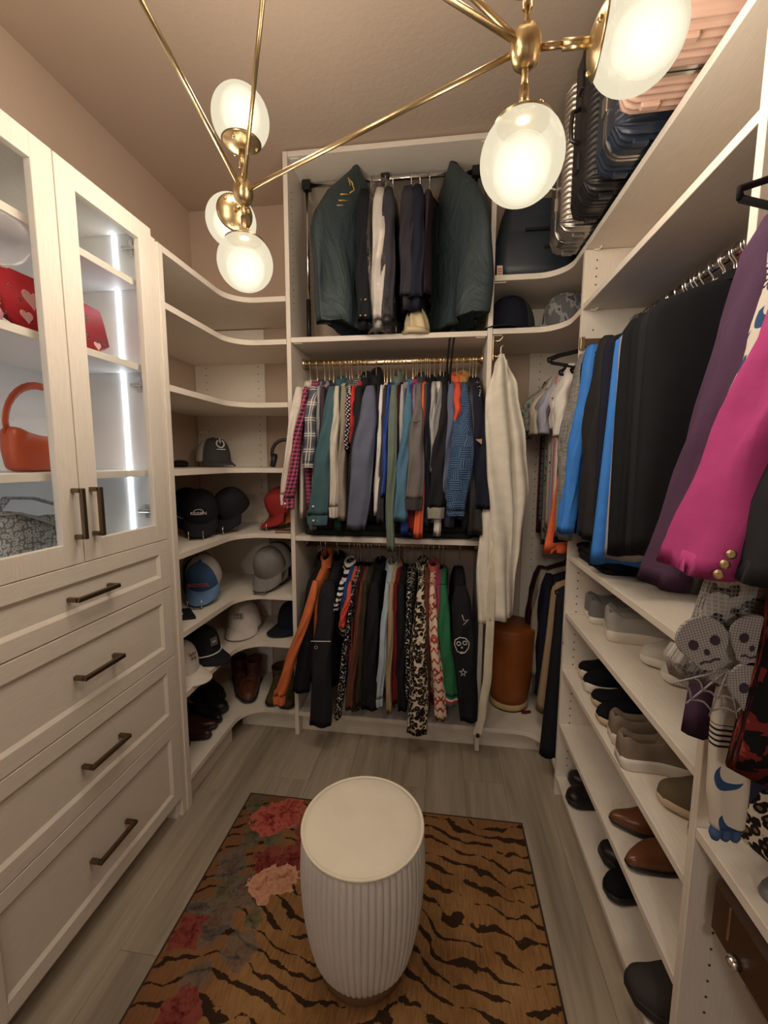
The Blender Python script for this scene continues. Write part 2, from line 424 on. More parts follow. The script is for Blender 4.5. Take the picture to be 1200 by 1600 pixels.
# right near unit: long hang over a low shelf
rn = thing('hanging_unit', 'near right cream hanging unit with one low shelf under long clothes', 'shelving', (.75, .37, 0))
MB().box(FXR, XR - .002, -.15, -.128, 0, 2.32).build('side_panel', LZ, rn, True)
MB().box(FXR + .001, XR - .003, -.127, PY0 - .001, .721, .745).build('shelf', LY, rn, True)
MB().tube([(RX, -.127, 2.045), (RX, PY0 - .001, 2.045)], .0145, 12).build('hanging_rail', CHROME, rn, True)

# ------------------------------------------------------------------ left display cabinet with drawers
dc = thing('display_cabinet', 'cream cabinet with two lit glass doors over four wide drawers', 'cabinet', (-1.27, 1.12, 0))
CY0, CY1, CZB, CZT = .718, 1.505, .095, 2.327
BX = FXL - .022                              # carcass front, doors sit before it
WHITE_IN = plain('white_cabinet_lining', (.80, .79, .78), .5)
def part(nm, m, *b): return MB().box(*b).build(nm, m, dc, True)
part('side_panel', LZ, XL + .002, BX, CY0, CY0 + .019, 0, CZT)
part('side_panel', WHITE_IN, XL + .002, BX, CY1 - .02, CY1 - .001, 0, CZT)
part('filler_panel', LZ, XL + .002, FXL - .006, CY1, 1.534, 0, CZT - .02)
part('filler_panel', LZ, XL + .002, FXL, 1.535, 1.565, 0, CZT - .026)
part('top_panel', LY, XL + .002, BX, CY0 + .02, CY1 - .021, CZT - .022, CZT)
part('bottom_panel', LY, XL + .002, BX, CY0 + .02, CY1 - .021, .09, .11)
part('toe_kick', LY, BX - .06, BX - .045, CY0 + .02, CY1 - .021, 0, .089)
part('back_panel', WHITE_IN, XL + .002, XL + .012, CY0 + .02, CY1 - .021, .111, CZT - .023)
for z in (2.137, 1.846, 1.464, 1.205): part('shelf', WHITE_IN if z < 2 else WHITE_IN, XL + .013, BX - .018, CY0 + .021, CY1 - .022, z - .022, z)
for z in (2.137, 1.846, 1.464): part('shelf_edging', LY, BX - .018, BX - .0165, CY0 + .021, CY1 - .022, z - .022, z)
led = plain('led_strip_glow', (1, 1, 1)); lt = led.node_tree
em = lt.nodes['Principled BSDF']; em.inputs['Emission Color'].default_value = (.80, .90, 1.0, 1); em.inputs['Emission Strength'].default_value = LED_STRENGTH
lz = [1.207, 1.441, 1.466, 1.822, 1.848, 2.113, 2.139, 2.303]
for a, b in zip(lz[::2], lz[1::2]):
    part('led_strip', led, -1.187, -1.176, CY1 - .0255, CY1 - .0205, a, b)
    part('led_strip', led, -1.187, -1.176, CY0 + .0195, CY0 + .0245, a, b)
hp = [(-1.098, CY1 - .0203, 1.23 + .033 * i) for i in range(32)]
holes(dc, hp, (0, -1, 0), .003)
GLASS = T('clear_door_glass', .02, 0, .5)
gl = GLASS.n('ShaderNodeBsdfGlossy'); gl.inputs['Roughness'].default_value = .02
tr = GLASS.n('ShaderNodeBsdfTransparent'); tr.inputs[0].default_value = (.96, .97, .97, 1)
lw = GLASS.n('ShaderNodeLayerWeight'); lw.inputs[0].default_value = .5
frf = GLASS.math('MULTIPLY_ADD', GLASS.math('POWER', lw.outputs['Facing'], 4.), .12, .003)
ms = GLASS.n('ShaderNodeMixShader'); GLASS.t.links.new(frf, ms.inputs[0]); GLASS.t.links.new(tr.outputs[0], ms.inputs[1]); GLASS.t.links.new(gl.outputs[0], ms.inputs[2])
GLASS.t.links.new(ms.outputs[0], GLASS.t.nodes['Material Output'].inputs[0]); GLASSM = GLASS.m
def pull(parent, p0, p1, out=.032, r=.0065):
    """square bar pull between two points on the x plane"""
    p0, p1 = Vector(p0), Vector(p1); d = (p1 - p0).normalized(); m = MB()
    def bar(a, b):
        m.box(min(a[0], b[0]) , max(a[0], b[0]), min(a[1], b[1]), max(a[1], b[1]), min(a[2], b[2]), max(a[2], b[2]), .0015)
    e = Vector((r, r, r)); o = Vector((out, 0, 0))
    for q, s in ((p0, 1), (p1, -1)):
        c = q + d * (s * r); bar(c - Vector((0, r, r)), c + Vector((out, r, r)))
    bar(p0 + o - Vector((r, r if d.z > .5 else 0, 0 if d.z > .5 else r)), p1 + o + Vector((r, r if d.z > .5 else 0, 0 if d.z > .5 else r)))
    return m.build('handle', BRONZE, parent, True)
def frame_front(nm, y0, y1, z0, z1, ry, rz, panel=True, mt=None):
    """five-piece front: two stiles, two rails, recessed panel"""
    m = MB(); xb, xf = BX + .001, FXL
    m.box(xb, xf, y0, y0 + ry, z0, z1); m.box(xb, xf, y1 - ry, y1, z0, z1)
    m.box(xb, xf, y0 + ry, y1 - ry, z0, z0 + rz); m.box(xb, xf, y0 + ry, y1 - ry, z1 - rz, z1)
    if panel:
        m.box(xb, xf - .008, y0 + ry - .004, y1 - ry + .004, z0 + rz - .004, z1 - rz + .004)
        k = .011                                   # bevelled inner moulding
        ya_, yb_, za_, zb_ = y0 + ry, y1 - ry, z0 + rz, z1 - rz; xi = xf - .0079
        V = [(xf - .0006, ya_, za_), (xf - .0006, yb_, za_), (xf - .0006, yb_, zb_), (xf - .0006, ya_, zb_), (xi, ya_ + k, za_ + k), (xi, yb_ - k, za_ + k), (xi, yb_ - k, zb_ - k), (xi, ya_ + k, zb_ - k)]
        m.add(V, [[0, 1, 5, 4], [1, 2, 6, 5], [2, 3, 7, 6], [3, 0, 4, 7]], smooth=False)
    return m.build(nm, mt or LY, dc, True)
for (y0, y1, hy) in ((CY0, 1.110, 1.086), (1.1135, CY1 - .002, 1.150)):
    d = frame_front('door', y0, y1, 1.197, CZT, .066, .063, False, LZ)
    MB().box(BX + .006, BX + .010, y0 + .064, y1 - .064, 1.258, CZT - .061, .0004).build('glass_pane', GLASSM, d, True)
    pull(d, (FXL, hy, 1.272), (FXL, hy, 1.42))
    for z in (2.255, 1.78, 1.308):
        far = y0 > 1
        hy2 = CY1 - .0215 if far else CY0 + .0215; s = -1 if far else 1
        m = MB(); m.box(BX - .075, BX - .012, hy2, hy2 + s * .012, z - .006, z + .006); m.box(BX - .05, BX - .035, hy2, hy2 + s * .006, z - .028, z + .028)
        m.box(BX - .012, BX + .004, hy2 + s * .004, hy2 + s * .03, z - .014, z + .014)
        m.build('hinge', CHROME, d, True)
for z0, z1, hz_ in ((1.0065, 1.1945, 1.1), (.7225, 1.0025, .862), (.4455, .7185, .578), (.095, .4415, .258)):
    d = frame_front('drawer', CY0, CY1 - .002, z0, z1, .056, .05)
    MB().box(BX - .38, BX, CY0 + .03, CY1 - .032, z0 + .02, z1 - .03).build('drawer_box', WHITE_IN, d, True)
    pull(d, (FXL - .008, 1.044, hz_), (FXL - .008, 1.205, hz_), .036)
# ------------------------------------------------------------------ rug, stool
def rugmat():
    t = T('tiger_and_flower_rug', .95, 0, .05); p = t.ob(); x, y, _ = t.sep(p)     # metres, origin at the far left corner, y towards the door
    wv = t.noise(t.scale(p, (1, 1.0, 1)), 3.2, 3, .5)
    # chevron-like stripes: direction flips across two spines
    sp = t.math('ABSOLUTE', t.math('SUBTRACT', t.math('PINGPONG', t.math('ADD', x, .14), .62), .31))
    ph = t.math('ADD', t.math('ADD', t.math('MULTIPLY', y, 17.), t.math('MULTIPLY', sp, -7.)), t.math('MULTIPLY', wv[0], 5.2))
    st = t.math('ABSOLUTE', t.math('SUBTRACT', t.fract(ph), .5))
    br = t.noise(t.scale(p, (9.5, 13, 1)), 1.2, 5, .65)[0]                                  # breaks the stripes into strokes
    edge = t.math('MULTIPLY', t.math('SUBTRACT', br, .40), 1.0)
    stripe = t.lt(st, edge)
    fib = t.noise(t.scale(p, (160, 18, 1)), 1., 3)[0]
    gold = t.ramp(t.noise(p, 4.5, 4)[0], [(.3, (.17, .078, .028)), (.5, (.29, .148, .056)), (.72, (.38, .215, .092))])
    gold = t.mix(.35, gold, t.ramp(fib, [(.3, (.11, .05, .018)), (.7, (.46, .27, .12))]))
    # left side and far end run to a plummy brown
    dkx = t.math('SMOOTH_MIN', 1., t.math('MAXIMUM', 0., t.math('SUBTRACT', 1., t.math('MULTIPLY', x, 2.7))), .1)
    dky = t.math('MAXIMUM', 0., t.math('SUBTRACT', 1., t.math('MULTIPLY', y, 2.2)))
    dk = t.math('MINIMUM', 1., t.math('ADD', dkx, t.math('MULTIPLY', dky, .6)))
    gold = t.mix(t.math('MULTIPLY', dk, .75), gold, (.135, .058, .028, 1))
    c = t.mix(t.math('MULTIPLY', stripe, .93), gold, (.022, .014, .010, 1))
    # flowers
    nz = t.vm('SCALE', t.vm('SUBTRACT', t.noise(p, 26, 3)[1], (.5, .5, .5)), None)
    n_ = [n for n in t.t.nodes if n.type == 'VECT_MATH' and n.operation == 'SCALE'][-1]; n_.inputs['Scale'].default_value = .085
    q = t.vm('ADD', p, nz)
    pet = t.voro(t.vm('ADD', p, nz), 46)[0]
    def flower(cx, cy, r, c0, c1, c2, c, op=1.):
        d = t.vm('LENGTH', t.vm('MULTIPLY', t.vm('SUBTRACT', q, (cx, cy, 0)), (1, .85, 0)))
        m = t.math('MULTIPLY', t.lt(d, r), op)
        f = t.math('ADD', t.math('MULTIPLY', pet, .75), t.math('MULTIPLY', t.math('DIVIDE', d, r), .38))
        return t.mix(m, c, t.ramp(f, [(.12, c0), (.42, c1), (.75, c2)]))
    GR0, GR1, GR2 = (.035, .04, .026), (.075, .08, .05), (.125, .125, .082)
    BL0, BL1, BL2 = (.04, .036, .036), (.08, .073, .07), (.135, .125, .112)
    for cx, cy, r in ((.05, .06, .045), (.10, .22, .04), (.19, .20, .04), (.30, .16, .04), (.11, .42, .045), (.25, .50, .03)):
        c = flower(cx, cy, r, GR0, GR1, GR2, c, .75)
    for cx, cy, r in ((.08, .33, .055), (.19, .42, .06), (.12, .53, .06), (.24, .60, .05), (.05, .50, .04), (.15, .68, .04)):
        c = flower(cx, cy, r, BL0, BL1, BL2, c, .62)
    RD0, RD1, RD2 = (.09, .012, .012), (.27, .042, .036), (.44, .115, .085)
    for cx, cy, r in ((.20, .30, .05), (.34, .17, .07), (.36, .06, .05), (.53, .02, .03), (.06, .57, .05), (.15, .77, .055), (.30, .29, .06)):
        c = flower(cx, cy, r, (.05, .009, .008), (.135, .026, .022), (.22, .058, .044), c)
    for cx, cy, r in ((.145, .12, .075), (.205, .075, .07)):
        c = flower(cx, cy, r, RD0, RD1, RD2, c)
    for cx, cy, r in ((.235, .385, .062), (.29, .36, .05)):
        c = flower(cx, cy, r, (.27, .10, .058), (.46, .205, .125), (.57, .31, .20), c)
    t.color(c); t.bump(t.noise(t.scale(p, (260, 160, 1)), 1., 2)[0], .5, .004)
    return t.m
rug = thing('area_rug', 'rug printed with tiger stripes and roses under the stool', 'rug', (-.823, 1.656, .0006))
RW, RL = 1.19, 1.83
# the material reads object space with y towards the door, so the pile mesh is mirrored below by a rotated child
pile = MB().box(.006, RW - .006, .006, RL - .006, 0, .0078, .002)
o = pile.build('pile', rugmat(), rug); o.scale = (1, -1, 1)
e = MB(); EC = plain('rug_binding', (.045, .028, .018), .9)
for b in ((0, RW, 0, .007), (0, RW, RL - .007, RL), (0, .007, .007, RL - .007), (RW - .007, RW, .007, RL - .007)):
    o = MB().box(b[0], b[1], -b[3], -b[2], 0, .0088, .003).build('binding', EC, rug)

st = thing('ottoman', 'round pleated cream ottoman with flat piped top standing on the rug', 'stool', (-.205, 1.105, .0092))
NP = 58
def pleat(a, i):
    u = (a * NP / (2 * PI)) % 1.0
    g = 1 - .034 * math.exp(-((min(u, 1 - u)) / .085) ** 2) + .004 * math.cos(2 * PI * (u - .5)) + .005 * math.sin(7 * a)
    return g
BOU = T('cream_velour', .9, 0, .15); f = BOU.noise(BOU.ob(), 30, 4)[0]
BOU.color(BOU.ramp(f, [(.3, (.62, .585, .53)), (.7, (.72, .685, .62))])); BOU.bump(BOU.noise(BOU.ob(), 350, 2)[0], .25, .002)
PV = plain('pale_grey_pleated_velvet', (.66, .635, .60), .75, 0, .3, .04, .1, 300)
TP = plain('cream_wool_top', (.80, .745, .63), .95, 0, .1, .04, .35, 260)
prof = [(.142, .045), (.150, .06), (.160, .10), (.171, .16), (.178, .22), (.182, .28), (.183, .33), (.181, .38), (.178, .415), (.174, .435)]
MB().lathe([(r, z) for r, z in prof], NP * 10, mod=pleat).build('pleated_body', PV, st)
MB().lathe([(.128, 0), (.132, .003), (.134, .046), (.12, .048)], 64).build('plinth', plain('brown_plinth', (.17, .10, .05), .6), st)
MB().lathe([(0, .456), (.06, .4555), (.12, .453), (.155, .450), (.170, .444), (.1735, .438), (.1735, .434), (.16, .432)][::-1], 72).build('seat_top', TP, st)
MB().tube([(.1755 * math.cos(2 * PI * k / 72), .1755 * math.sin(2 * PI * k / 72), .4405) for k in range(73)], .0045, 8, False).build('piping', TP, st)

# ------------------------------------------------------------------ chandelier
ch = thing('chandelier', 'brass rod chandelier with frosted globes hanging from the ceiling', 'chandelier', (-.29, .83, ZC))
def glow(nm, e, w, colr, gloss=0.):
    """lit frosted glass: gives off light itself and lets part of what is behind shine through"""
    t = T(nm); em = t.n('ShaderNodeEmission'); em.inputs[0].default_value = (*colr, 1); em.inputs[1].default_value = e
    tp = t.n('ShaderNodeBsdfTransparent'); m1 = t.n('ShaderNodeMixShader'); m1.inputs[0].default_value = w
    t.t.links.new(tp.outputs[0], m1.inputs[1]); t.t.links.new(em.outputs[0], m1.inputs[2]); last = m1
    if gloss:
        gs = t.n('ShaderNodeBsdfGlossy'); gs.inputs['Roughness'].default_value = .2
        m2 = t.n('ShaderNodeMixShader'); m2.inputs[0].default_value = gloss
        t.t.links.new(m1.outputs[0], m2.inputs[1]); t.t.links.new(gs.outputs[0], m2.inputs[2]); last = m2
    t.t.links.new(last.outputs[0], t.t.nodes['Material Output'].inputs[0]); return t.m
FG = glow('frosted_globe_glass', .84, .80, (1, .885, .63), .010)
BM = glow('lit_bulb', 6., 1., (1, .93, .78)); SH = glow('bulb_halo_glow', 4.2, .085, (1, .93, .75))  # SH is a painted glow around the bulb, not a glass part
NA, NB, NC, ND = Vector((-.547, 1.183, 2.226)), Vector((.136, .868, 2.230)), Vector((-.517, .505, 2.330)), Vector((-.292, .830, 2.60))
CEN = (NA + NB + NC) / 3
def rod(a, b, r=.0055, nm='rod'): return MB().tube([a, b], r, 12).build(nm, BRASS, ch, True)
for a, b_ in ((NA, NB), (NB, NC), (NC, NA), (NA, ND), (NB, ND), (NC, ND)): rod(a, b_)
rod(ND, (ND.x, ND.y, ZC - .02), .007, 'stem')
MB().lathe([(.03, 0), (.03, .04), (.024, .055), (0, .055)], 24, (ND.x, ND.y, ND.z - .03)).build('hub', BRASS, ch, True)
MB().lathe([(.07, 0), (.07, -.012), (.05, -.028), (.012, -.032)], 32, (ND.x, ND.y, ZC - .0005)).build('canopy', BRASS, ch, True)
GR = .0745
for nd in (NA, NB, NC):
    MB().lathe([(0, -.036), (.012, -.034), (.022, -.024), (.027, -.008), (.027, .008), (.022, .024), (.012, .034), (0, .036)], 24, nd).build('node', BRASS, ch, True)
    out = (nd - CEN); out.z = 0; out.normalize()
    if nd == NB: out = Vector((.99, -.08, -.10)).normalized()
    if nd == NC: out = Vector((.12, -.99, 0)).normalized()
    if nd == NA: out = Vector((-.60, .80, .05)).normalized()
    for d in (Vector((0, 0, 1)), Vector((0, 0, -1)), out):
        gc = nd + d * .181
        MB().tube([nd + d * .02, nd + d * .065], .006, 12).build('arm', BRASS, ch, True)
        MB().tube([nd + d * .062, nd + d * .104], .0085, 14).build('socket', BRASS, ch, True)
        # spherical cup that holds the globe
        pr = []
        for k in range(9):
            a = math.radians(2 + 40 * k / 8); pr.append(((GR + .0035) * math.sin(a), -(GR + .0035) * math.cos(a)))
        cup = MB().lathe(pr, 36, gc, d).build('cup', BRASS, ch, True)
        for k in range(3):
            a = 2 * PI * k / 3 + .4; q = Vector((0, 0, 1)).rotation_difference(d)
            MB().lathe([(.0045, 0), (.0045, .003), (.002, .005), (0, .005)], 10, gc + q @ Vector(((GR + .003) * .5 * math.cos(a), (GR + .003) * .5 * math.sin(a), -(GR + .003) * .866)), q @ Vector((.5 * math.cos(a), .5 * math.sin(a), -.866))).build('screw', BRASS, cup, True)
        pr = [(GR * math.sin(math.radians(a)), -GR * math.cos(math.radians(a))) for a in range(36, 181, 8)]
        MB().lathe(pr[:-1] + [(0, GR)], 40, gc, d).build('globe', FG, ch, True)
        bc = gc + d * .016
        bl = MB().lathe([(0, -.020), (.011, -.015), (.018, -.002), (.019, .006), (.015, .018), (0, .024)], 20, bc, d).build('bulb', BM, ch, True)
        for k in range(9):  # glowing shells added to imitate the bulb's soft blur behind the frosted globe
            r = .016 + .0044 * k
            MB().lathe([(r * math.sin(PI * j / 12), -r * 1.1 * math.cos(PI * j / 12)) for j in range(1, 12)], 24, bc, d).build('bulb_halo', SH, bl, True)
        L = bpy.data.lights.new('bulb_light', 'POINT'); L.energy = BULB_W; L.color = BULB_COL; L.shadow_soft_size = .0795
        lo = bpy.data.objects.new('bulb_light', L); col.objects.link(lo); lo.parent = ch; lo.location = gc - Vector(ch.location)
# ------------------------------------------------------------------ suitcases on the top right shelf
def suitcase(label, yc, x0, wx, h, dy, shell, frame, rz=0., z0=2.346, ribs=9, cat='suitcase', group='suitcases on the top right shelf'):
    """hard case standing on its long side; big faces look along y; origin at the bottom front corner"""
    o = thing('suitcase', label, cat, (x0, yc, z0), (0, 0, rz), group)
    fz = .011                                      # half of the frame width
    gap = .012
    def half(s):
        m = MB(); rings = []; NX = 22; NS = 220; r = .042
        hy, hz = dy / 2 - fz, (h - gap) / 2
        for i in range(NX + 1):
            u = -1 + 2 * i / NX; u = math.copysign(abs(u) ** .75, u)
            xx = u * wx / 2; e = max(0, abs(xx) - (wx / 2 - r)) / r; ins = r * (1 - math.sqrt(max(0, 1 - min(1, e) ** 2)))
            ring = []
            prof = [(0, -1)]
            L1 = hy - r; 
            for k in range(NS + 1):
                sK = k / NS; tot = 2 * (hy - r) + 2 * (hz - r) + PI * r; d = sK * tot
                a1 = hy - r; a2 = a1 + PI * r / 2; a3 = a2 + 2 * (hz - r); a4 = a3 + PI * r / 2
                if d < a1: y, z, ny, nz = d, -hz, 0, -1
                elif d < a2: th = (d - a1) / r; y, z, ny, nz = hy - r + r * math.sin(th), -hz + r - r * math.cos(th), math.sin(th), -math.cos(th)
                elif d < a3: y, z, ny, nz = hy, -hz + r + (d - a2), 1, 0
                elif d < a4: th = (d - a3) / r; y, z, ny, nz = hy - r + r * math.cos(th), hz - r + r * math.sin(th), math.cos(th), math.sin(th)
                else: y, z, ny, nz = hy - r - (d - a4), hz, 0, 1
                rb = 0.
                if .02 < d < tot - .02:
                    ph = d / (tot / (ribs * 2 + 18)); rb = .0055 * (max(0, math.cos(2 * PI * ph)) ** .6 - .4)
                kk = ins
                ring.append((xx + wx / 2, s * (fz + max(0, y + ny * (rb - kk))), gap + hz + z + nz * (rb - kk) if nz else gap + hz + max(-hz + kk, min(hz - kk, z))))
            rings.append(ring)
        m.loft(rings, closed=False, cap0=False, cap1=False)
        m.add([rings[0][k] for k in range(NS + 1)], [list(range(NS + 1))]); m.add([rings[-1][k] for k in range(NS + 1)], [list(range(NS + 1))])
        return m.build('shell', shell, o)
    hs = [half(-1), half(1)]
    # frame round the middle
    rr = rrect(wx / 2 + .002, (h - gap) / 2 + .002, .05, 6)
    for off, wd in ((-fz, fz * .8), (fz * .2, fz * .8)):
        m = MB(); n = len(rr); V = []
        for (x, z) in rr:
            V += [(x + wx / 2, off, z + gap + (h - gap) / 2), (x + wx / 2, off + wd, z + gap + (h - gap) / 2)]
        inn = rrect(wx / 2 - .012, (h - gap) / 2 - .012, .04, 6)
        for (x, z) in inn:
            V += [(x + wx / 2, off, z + gap + (h - gap) / 2), (x + wx / 2, off + wd, z + gap + (h - gap) / 2)]
        F = []
        for k in range(n):
            k2 = (k + 1) % n; F += [[2 * k, 2 * k2, 2 * k2 + 1, 2 * k + 1], [2 * n + 2 * k, 2 * n + 2 * k + 1, 2 * n + 2 * k2 + 1, 2 * n + 2 * k2], [2 * k, 2 * n + 2 * k, 2 * n + 2 * k2, 2 * k2], [2 * k + 1, 2 * k2 + 1, 2 * n + 2 * k2 + 1, 2 * n + 2 * k + 1]]
        m.add(V, F, smooth=False); m.build('frame', frame, o)
    for z in (h * .28, h * .74):
        MB().box(-.008, .003, -.02, .02, z - .026, z + .026, .003).build('latch', frame, o)
    MB().tube([(-.003, 0, h * .40), (-.026, 0, h * .42), (-.03, 0, h * .5), (-.026, 0, h * .58), (-.003, 0, h * .60)], .007, 8).build('carry_handle', frame, o)
    for s in (-1, 1):
        for x in (.07, wx - .07):
            p = hs[0 if s < 0 else 1]
            MB().box(x - .022, x + .022, s * (dy * .30) - .010, s * (dy * .30) + .010, 0, gap + .004, .004).build('foot', shell, p)
    return o
def shellmat(n, c, rough=.35, spec=.5, metal=0.): return plain(n, c, rough, metal, spec, .04)
SILVER = shellmat('silver_aluminium', (.55, .53, .50), .33, .5, 1.); SILV2 = plain('silver_frame', (.62, .60, .57), .3, 1.)
NAVYS = shellmat('navy_shell', (.020, .030, .052)); BLKS = shellmat('black_shell', (.014, .014, .016)); PINKS = shellmat('blush_pink_shell', (.55, .365, .295), .45)
DKFR = plain('gunmetal_frame', (.07, .07, .075), .35, .8)
suitcase('silver ribbed aluminium suitcase, farthest of the row on the top shelf', 1.868, .43, .50, .53, .232, SILVER, SILV2)
suitcase('black ribbed suitcase with dark frame between silver and navy suitcases', 1.622, .44, .49, .53, .224, BLKS, DKFR)
suitcase('navy suitcase with bright silver frame beside the pink one', 1.388, .445, .48, .54, .218, NAVYS, SILV2)
suitcase('blush pink ribbed suitcase with silver frame on the top shelf', 1.118, .41, .51, .54, .276, PINKS, SILV2, -.03)
# travel case with soft shoulders in the corner
nc = thing('travel_case', 'dark navy moulded travel case standing in the right top corner', 'suitcase', (.43, 2.31, 2.346))
m = MB(); rings = []; uvs = []
for z, hx, hy in ((0, .165, .13), (.012, .185, .155), (.06, .195, .165), (.14, .192, .165), (.205, .185, .16), (.212, .182, .157), (.22, .18, .157), (.30, .165, .15), (.345, .15, .138), (.365, .125, .115), (.372, .09, .08)):
    rings.append([(x, y, z) for x, y in rrect(hx, hy, min(hx, hy) * .42, 5)])
m.loft(rings); m.build('body', plain('navy_moulded', (.030, .040, .055), .38, 0, .5, .06), nc)
MB().box(-.065, -.06 + .1, -.176, -.158, .205, .217, .002).build('zip', BLACKP, nc); MB().box(.02, .12, -.171, -.16, .125, .14, .003).build('side_handle', BLACKP, nc)
MB().box(-.03, .05, -.152, -.144, .24, .35, .004).build('pocket', plain('navy_moulded', 0), nc)
o = thing('luggage_tag', 'small white and red paper tag leaning at the corner shelf edge', 'tag', (.252, 2.105, 2.3462), (math.radians(-8), 0, .1))
MB().box(-.012, .014, 0, .0015, 0, .05, .0004).build('card', plain('tag_white', (.75, .62, .55), .7), o)
for k in range(3): MB().box(-.008, .010, -.0004, .0001, .008 + .011 * k, .014 + .011 * k, .0001).build('printed_line', plain('tag_red', (.55, .12, .08), .7), o)

# ------------------------------------------------------------------ caps
def M4(loc=(0, 0, 0), rx=0., ry=0., rz=0., s=1.):
    return Matrix.Translation(loc) @ Matrix.Rotation(rz, 4, 'Z') @ Matrix.Rotation(ry, 4, 'Y') @ Matrix.Rotation(rx, 4, 'X') @ Matrix.Scale(s, 4)
def crown_pt(a, t, h=.118, hx=.083, hy=.095):
    """a: azimuth (0 = front, -y), t: 0 rim .. 1 top"""
    fr = max(0, math.cos(a)); e = math.sin(t * PI / 2); c = math.cos(t * PI / 2) ** (.72 - .24 * fr)
    return Vector((hx * c * math.sin(a), -hy * c * math.cos(a) * (1 - .05 * t * fr), h * e ** (1 - .12 * fr)))
def cap(label, loc, rz, tilt, front, back=None, brim=None, text=None, textmat=None, group='caps on the left corner shelves', curve=.028, s=1.13, rope=None, patch=None, emblem=None, lift=0., tsize=.026, tz=.42, under=None):
    o = thing('baseball_cap', label, 'cap', loc, (tilt, 0, rz), group); o.rotation_mode = 'XYZ'; o.scale = (s, s, s)
    back = back or front; brim = brim or front
    nA, nT = 36, 12
    for nm, a0, a1, mt in (('front_panel', -62, 62, front), ('back_panel', 62, 298, back)):
        k = 12 if nm == 'front_panel' else 24
        rings = []; uv = []
        for j in range(nT + 1):
            t_ = min(.995, j / nT); rings.append([crown_pt(math.radians(a0 + (a1 - a0) * i / k), t_) + Vector((0, 0, lift)) for i in range(k + 1)])
            uv.append([(.1 * math.radians(a0 + (a1 - a0) * i / k), .14 * t_) for i in range(k + 1)])
        # inner skin gives the cloth some thickness
        MB().loft(rings, uv, False, False, False).loft([[p * .965 for p in r] for r in rings], uv, False, False, False).build(nm, mt, o)
    MB().lathe([(.008, -.002), (.008, .002), (.005, .004), (0, .0045)], 12, (0, 0, .117 + lift)).build('button', front, o)
    # brim
    rings = []; K = 18
    for q in range(7):
        f = q / 6; ring = []
        for i in range(K + 1):
            a = math.radians(-68 + 136 * i / K); p = crown_pt(a, 0) ; ext = .075 * (math.cos(a * 1.12) ** .55 if math.cos(a * 1.12) > 0 else 0)
            y = p.y - ext * f; x = p.x * (1 + .02 * f); z = .004 - curve * (x / .083) ** 2 * f - .012 * f + lift
            ring.append((x, y, z))
        rings.append(ring)
    low = [[(x, y, z - .0035) for x, y, z in r] for r in rings]
    m = MB(); m.loft(rings, None, False, False, False); m.loft(low[::-1], None, False, False, False); m.loft([rings[-1], low[-1]], None, False, False, False)
    m.build('brim', brim, o)
    if rope:
        MB().tube([crown_pt(math.radians(-60 + 120 * i / 16), .03) * 1.03 + Vector((0, 0, .004 + lift)) for i in range(17)], .003, 6).build('rope', rope, o)
    fm = Matrix.Translation(crown_pt(0, tz) + Vector((0, -.005, lift))) @ Matrix.Rotation(math.radians(90 - 38 * tz), 4, 'X')
    if patch: MB().box(-.018, .018, -.018, .018, -.001, .002, .001).xf(fm @ M4((patch[1], 0, 0))).build('patch', patch[0], o)
    if emblem: emblem(o, fm)
    if text:
        for i, ln in enumerate(text):
            text_mesh(ln, tsize, textmat, 'lettering', o, fm @ M4((0, (len(text) - 1) * tsize * .42 - i * tsize * .84, .0025)))
    return o
def capstand(label, loc, rz):
    o = thing('cap_stand', label, 'stand', loc, (0, 0, rz), 'wire cap stands'); m = MB()
    for s in (-1, 1):
        m2 = MB().tube([(s * .032, .09, .003), (s * .032, -.03, .003), (s * .032, -.040, .006), (s * .032, -.042, .02), (s * .032, -.040, .045)], .0022, 6); m2.build('wire_hook', CHROME, o)
        MB().tube([(s * .032, .09, .003), (s * .03, .10, .02), (s * .02, .10, .09)], .0022, 6).build('wire_leg', WIRE, o)
    MB().tube([(-.032, -.034, .003), (.032, -.034, .003)], .0022, 6).build('crossbar', WIRE, o)
    return o
BLKC = cloth('black_twill', (34, 34, 38)); NAVC = cloth('dark_navy_twill', (30, 33, 44)); WHC = cloth('off_white_twill', (214, 200, 184)); GRC = cloth('mid_grey_twill', (128, 122, 116))
CHC = cloth('charcoal_twill', (72, 70, 70)); BLU = cloth('washed_blue_twill', (58, 92, 130)); LBLU = cloth('light_blue_twill', (92, 128, 165)); REDC = cloth('red_twill', (168, 40, 36)); ORC = cloth('orange_twill', (222, 130, 50))
def meshcloth(n, c):
    return pattern(n, lambda t, uv, x, y: t.mix(t.lt(t.voro(uv, 420, 0.)[0], .30), fabc(c), fabc(tuple(v * .55 for v in c))))
MSHW = meshcloth('white_cap_mesh', (205, 196, 188)); MSHG = meshcloth('grey_cap_mesh', (150, 142, 136))
TXW = plain('white_thread', (.75, .73, .70), .7); TXR = plain('red_thread', (.55, .06, .06), .7); TXK = plain('black_thread', (.03, .03, .03), .7)
def power_symbol(o, fm):
    pts = [(.019 * math.cos(a), .019 * math.sin(a), .003) for a in [math.radians(118 + 304 * k / 20) for k in range(21)]]
    MB().tube(pts, .0038, 6).xf(fm @ M4((0, .008, 0))).build('power_ring', TXW, o)
    MB().tube([(0, .004, .003), (0, .030, .003)], .0036, 6).xf(fm @ M4((0, .008, 0))).build('power_bar', TXW, o)
    MB().box(-.022, .022, -.0225, -.0185, .001, .0035, .0005).xf(fm).build('word_bar', TXW, o)
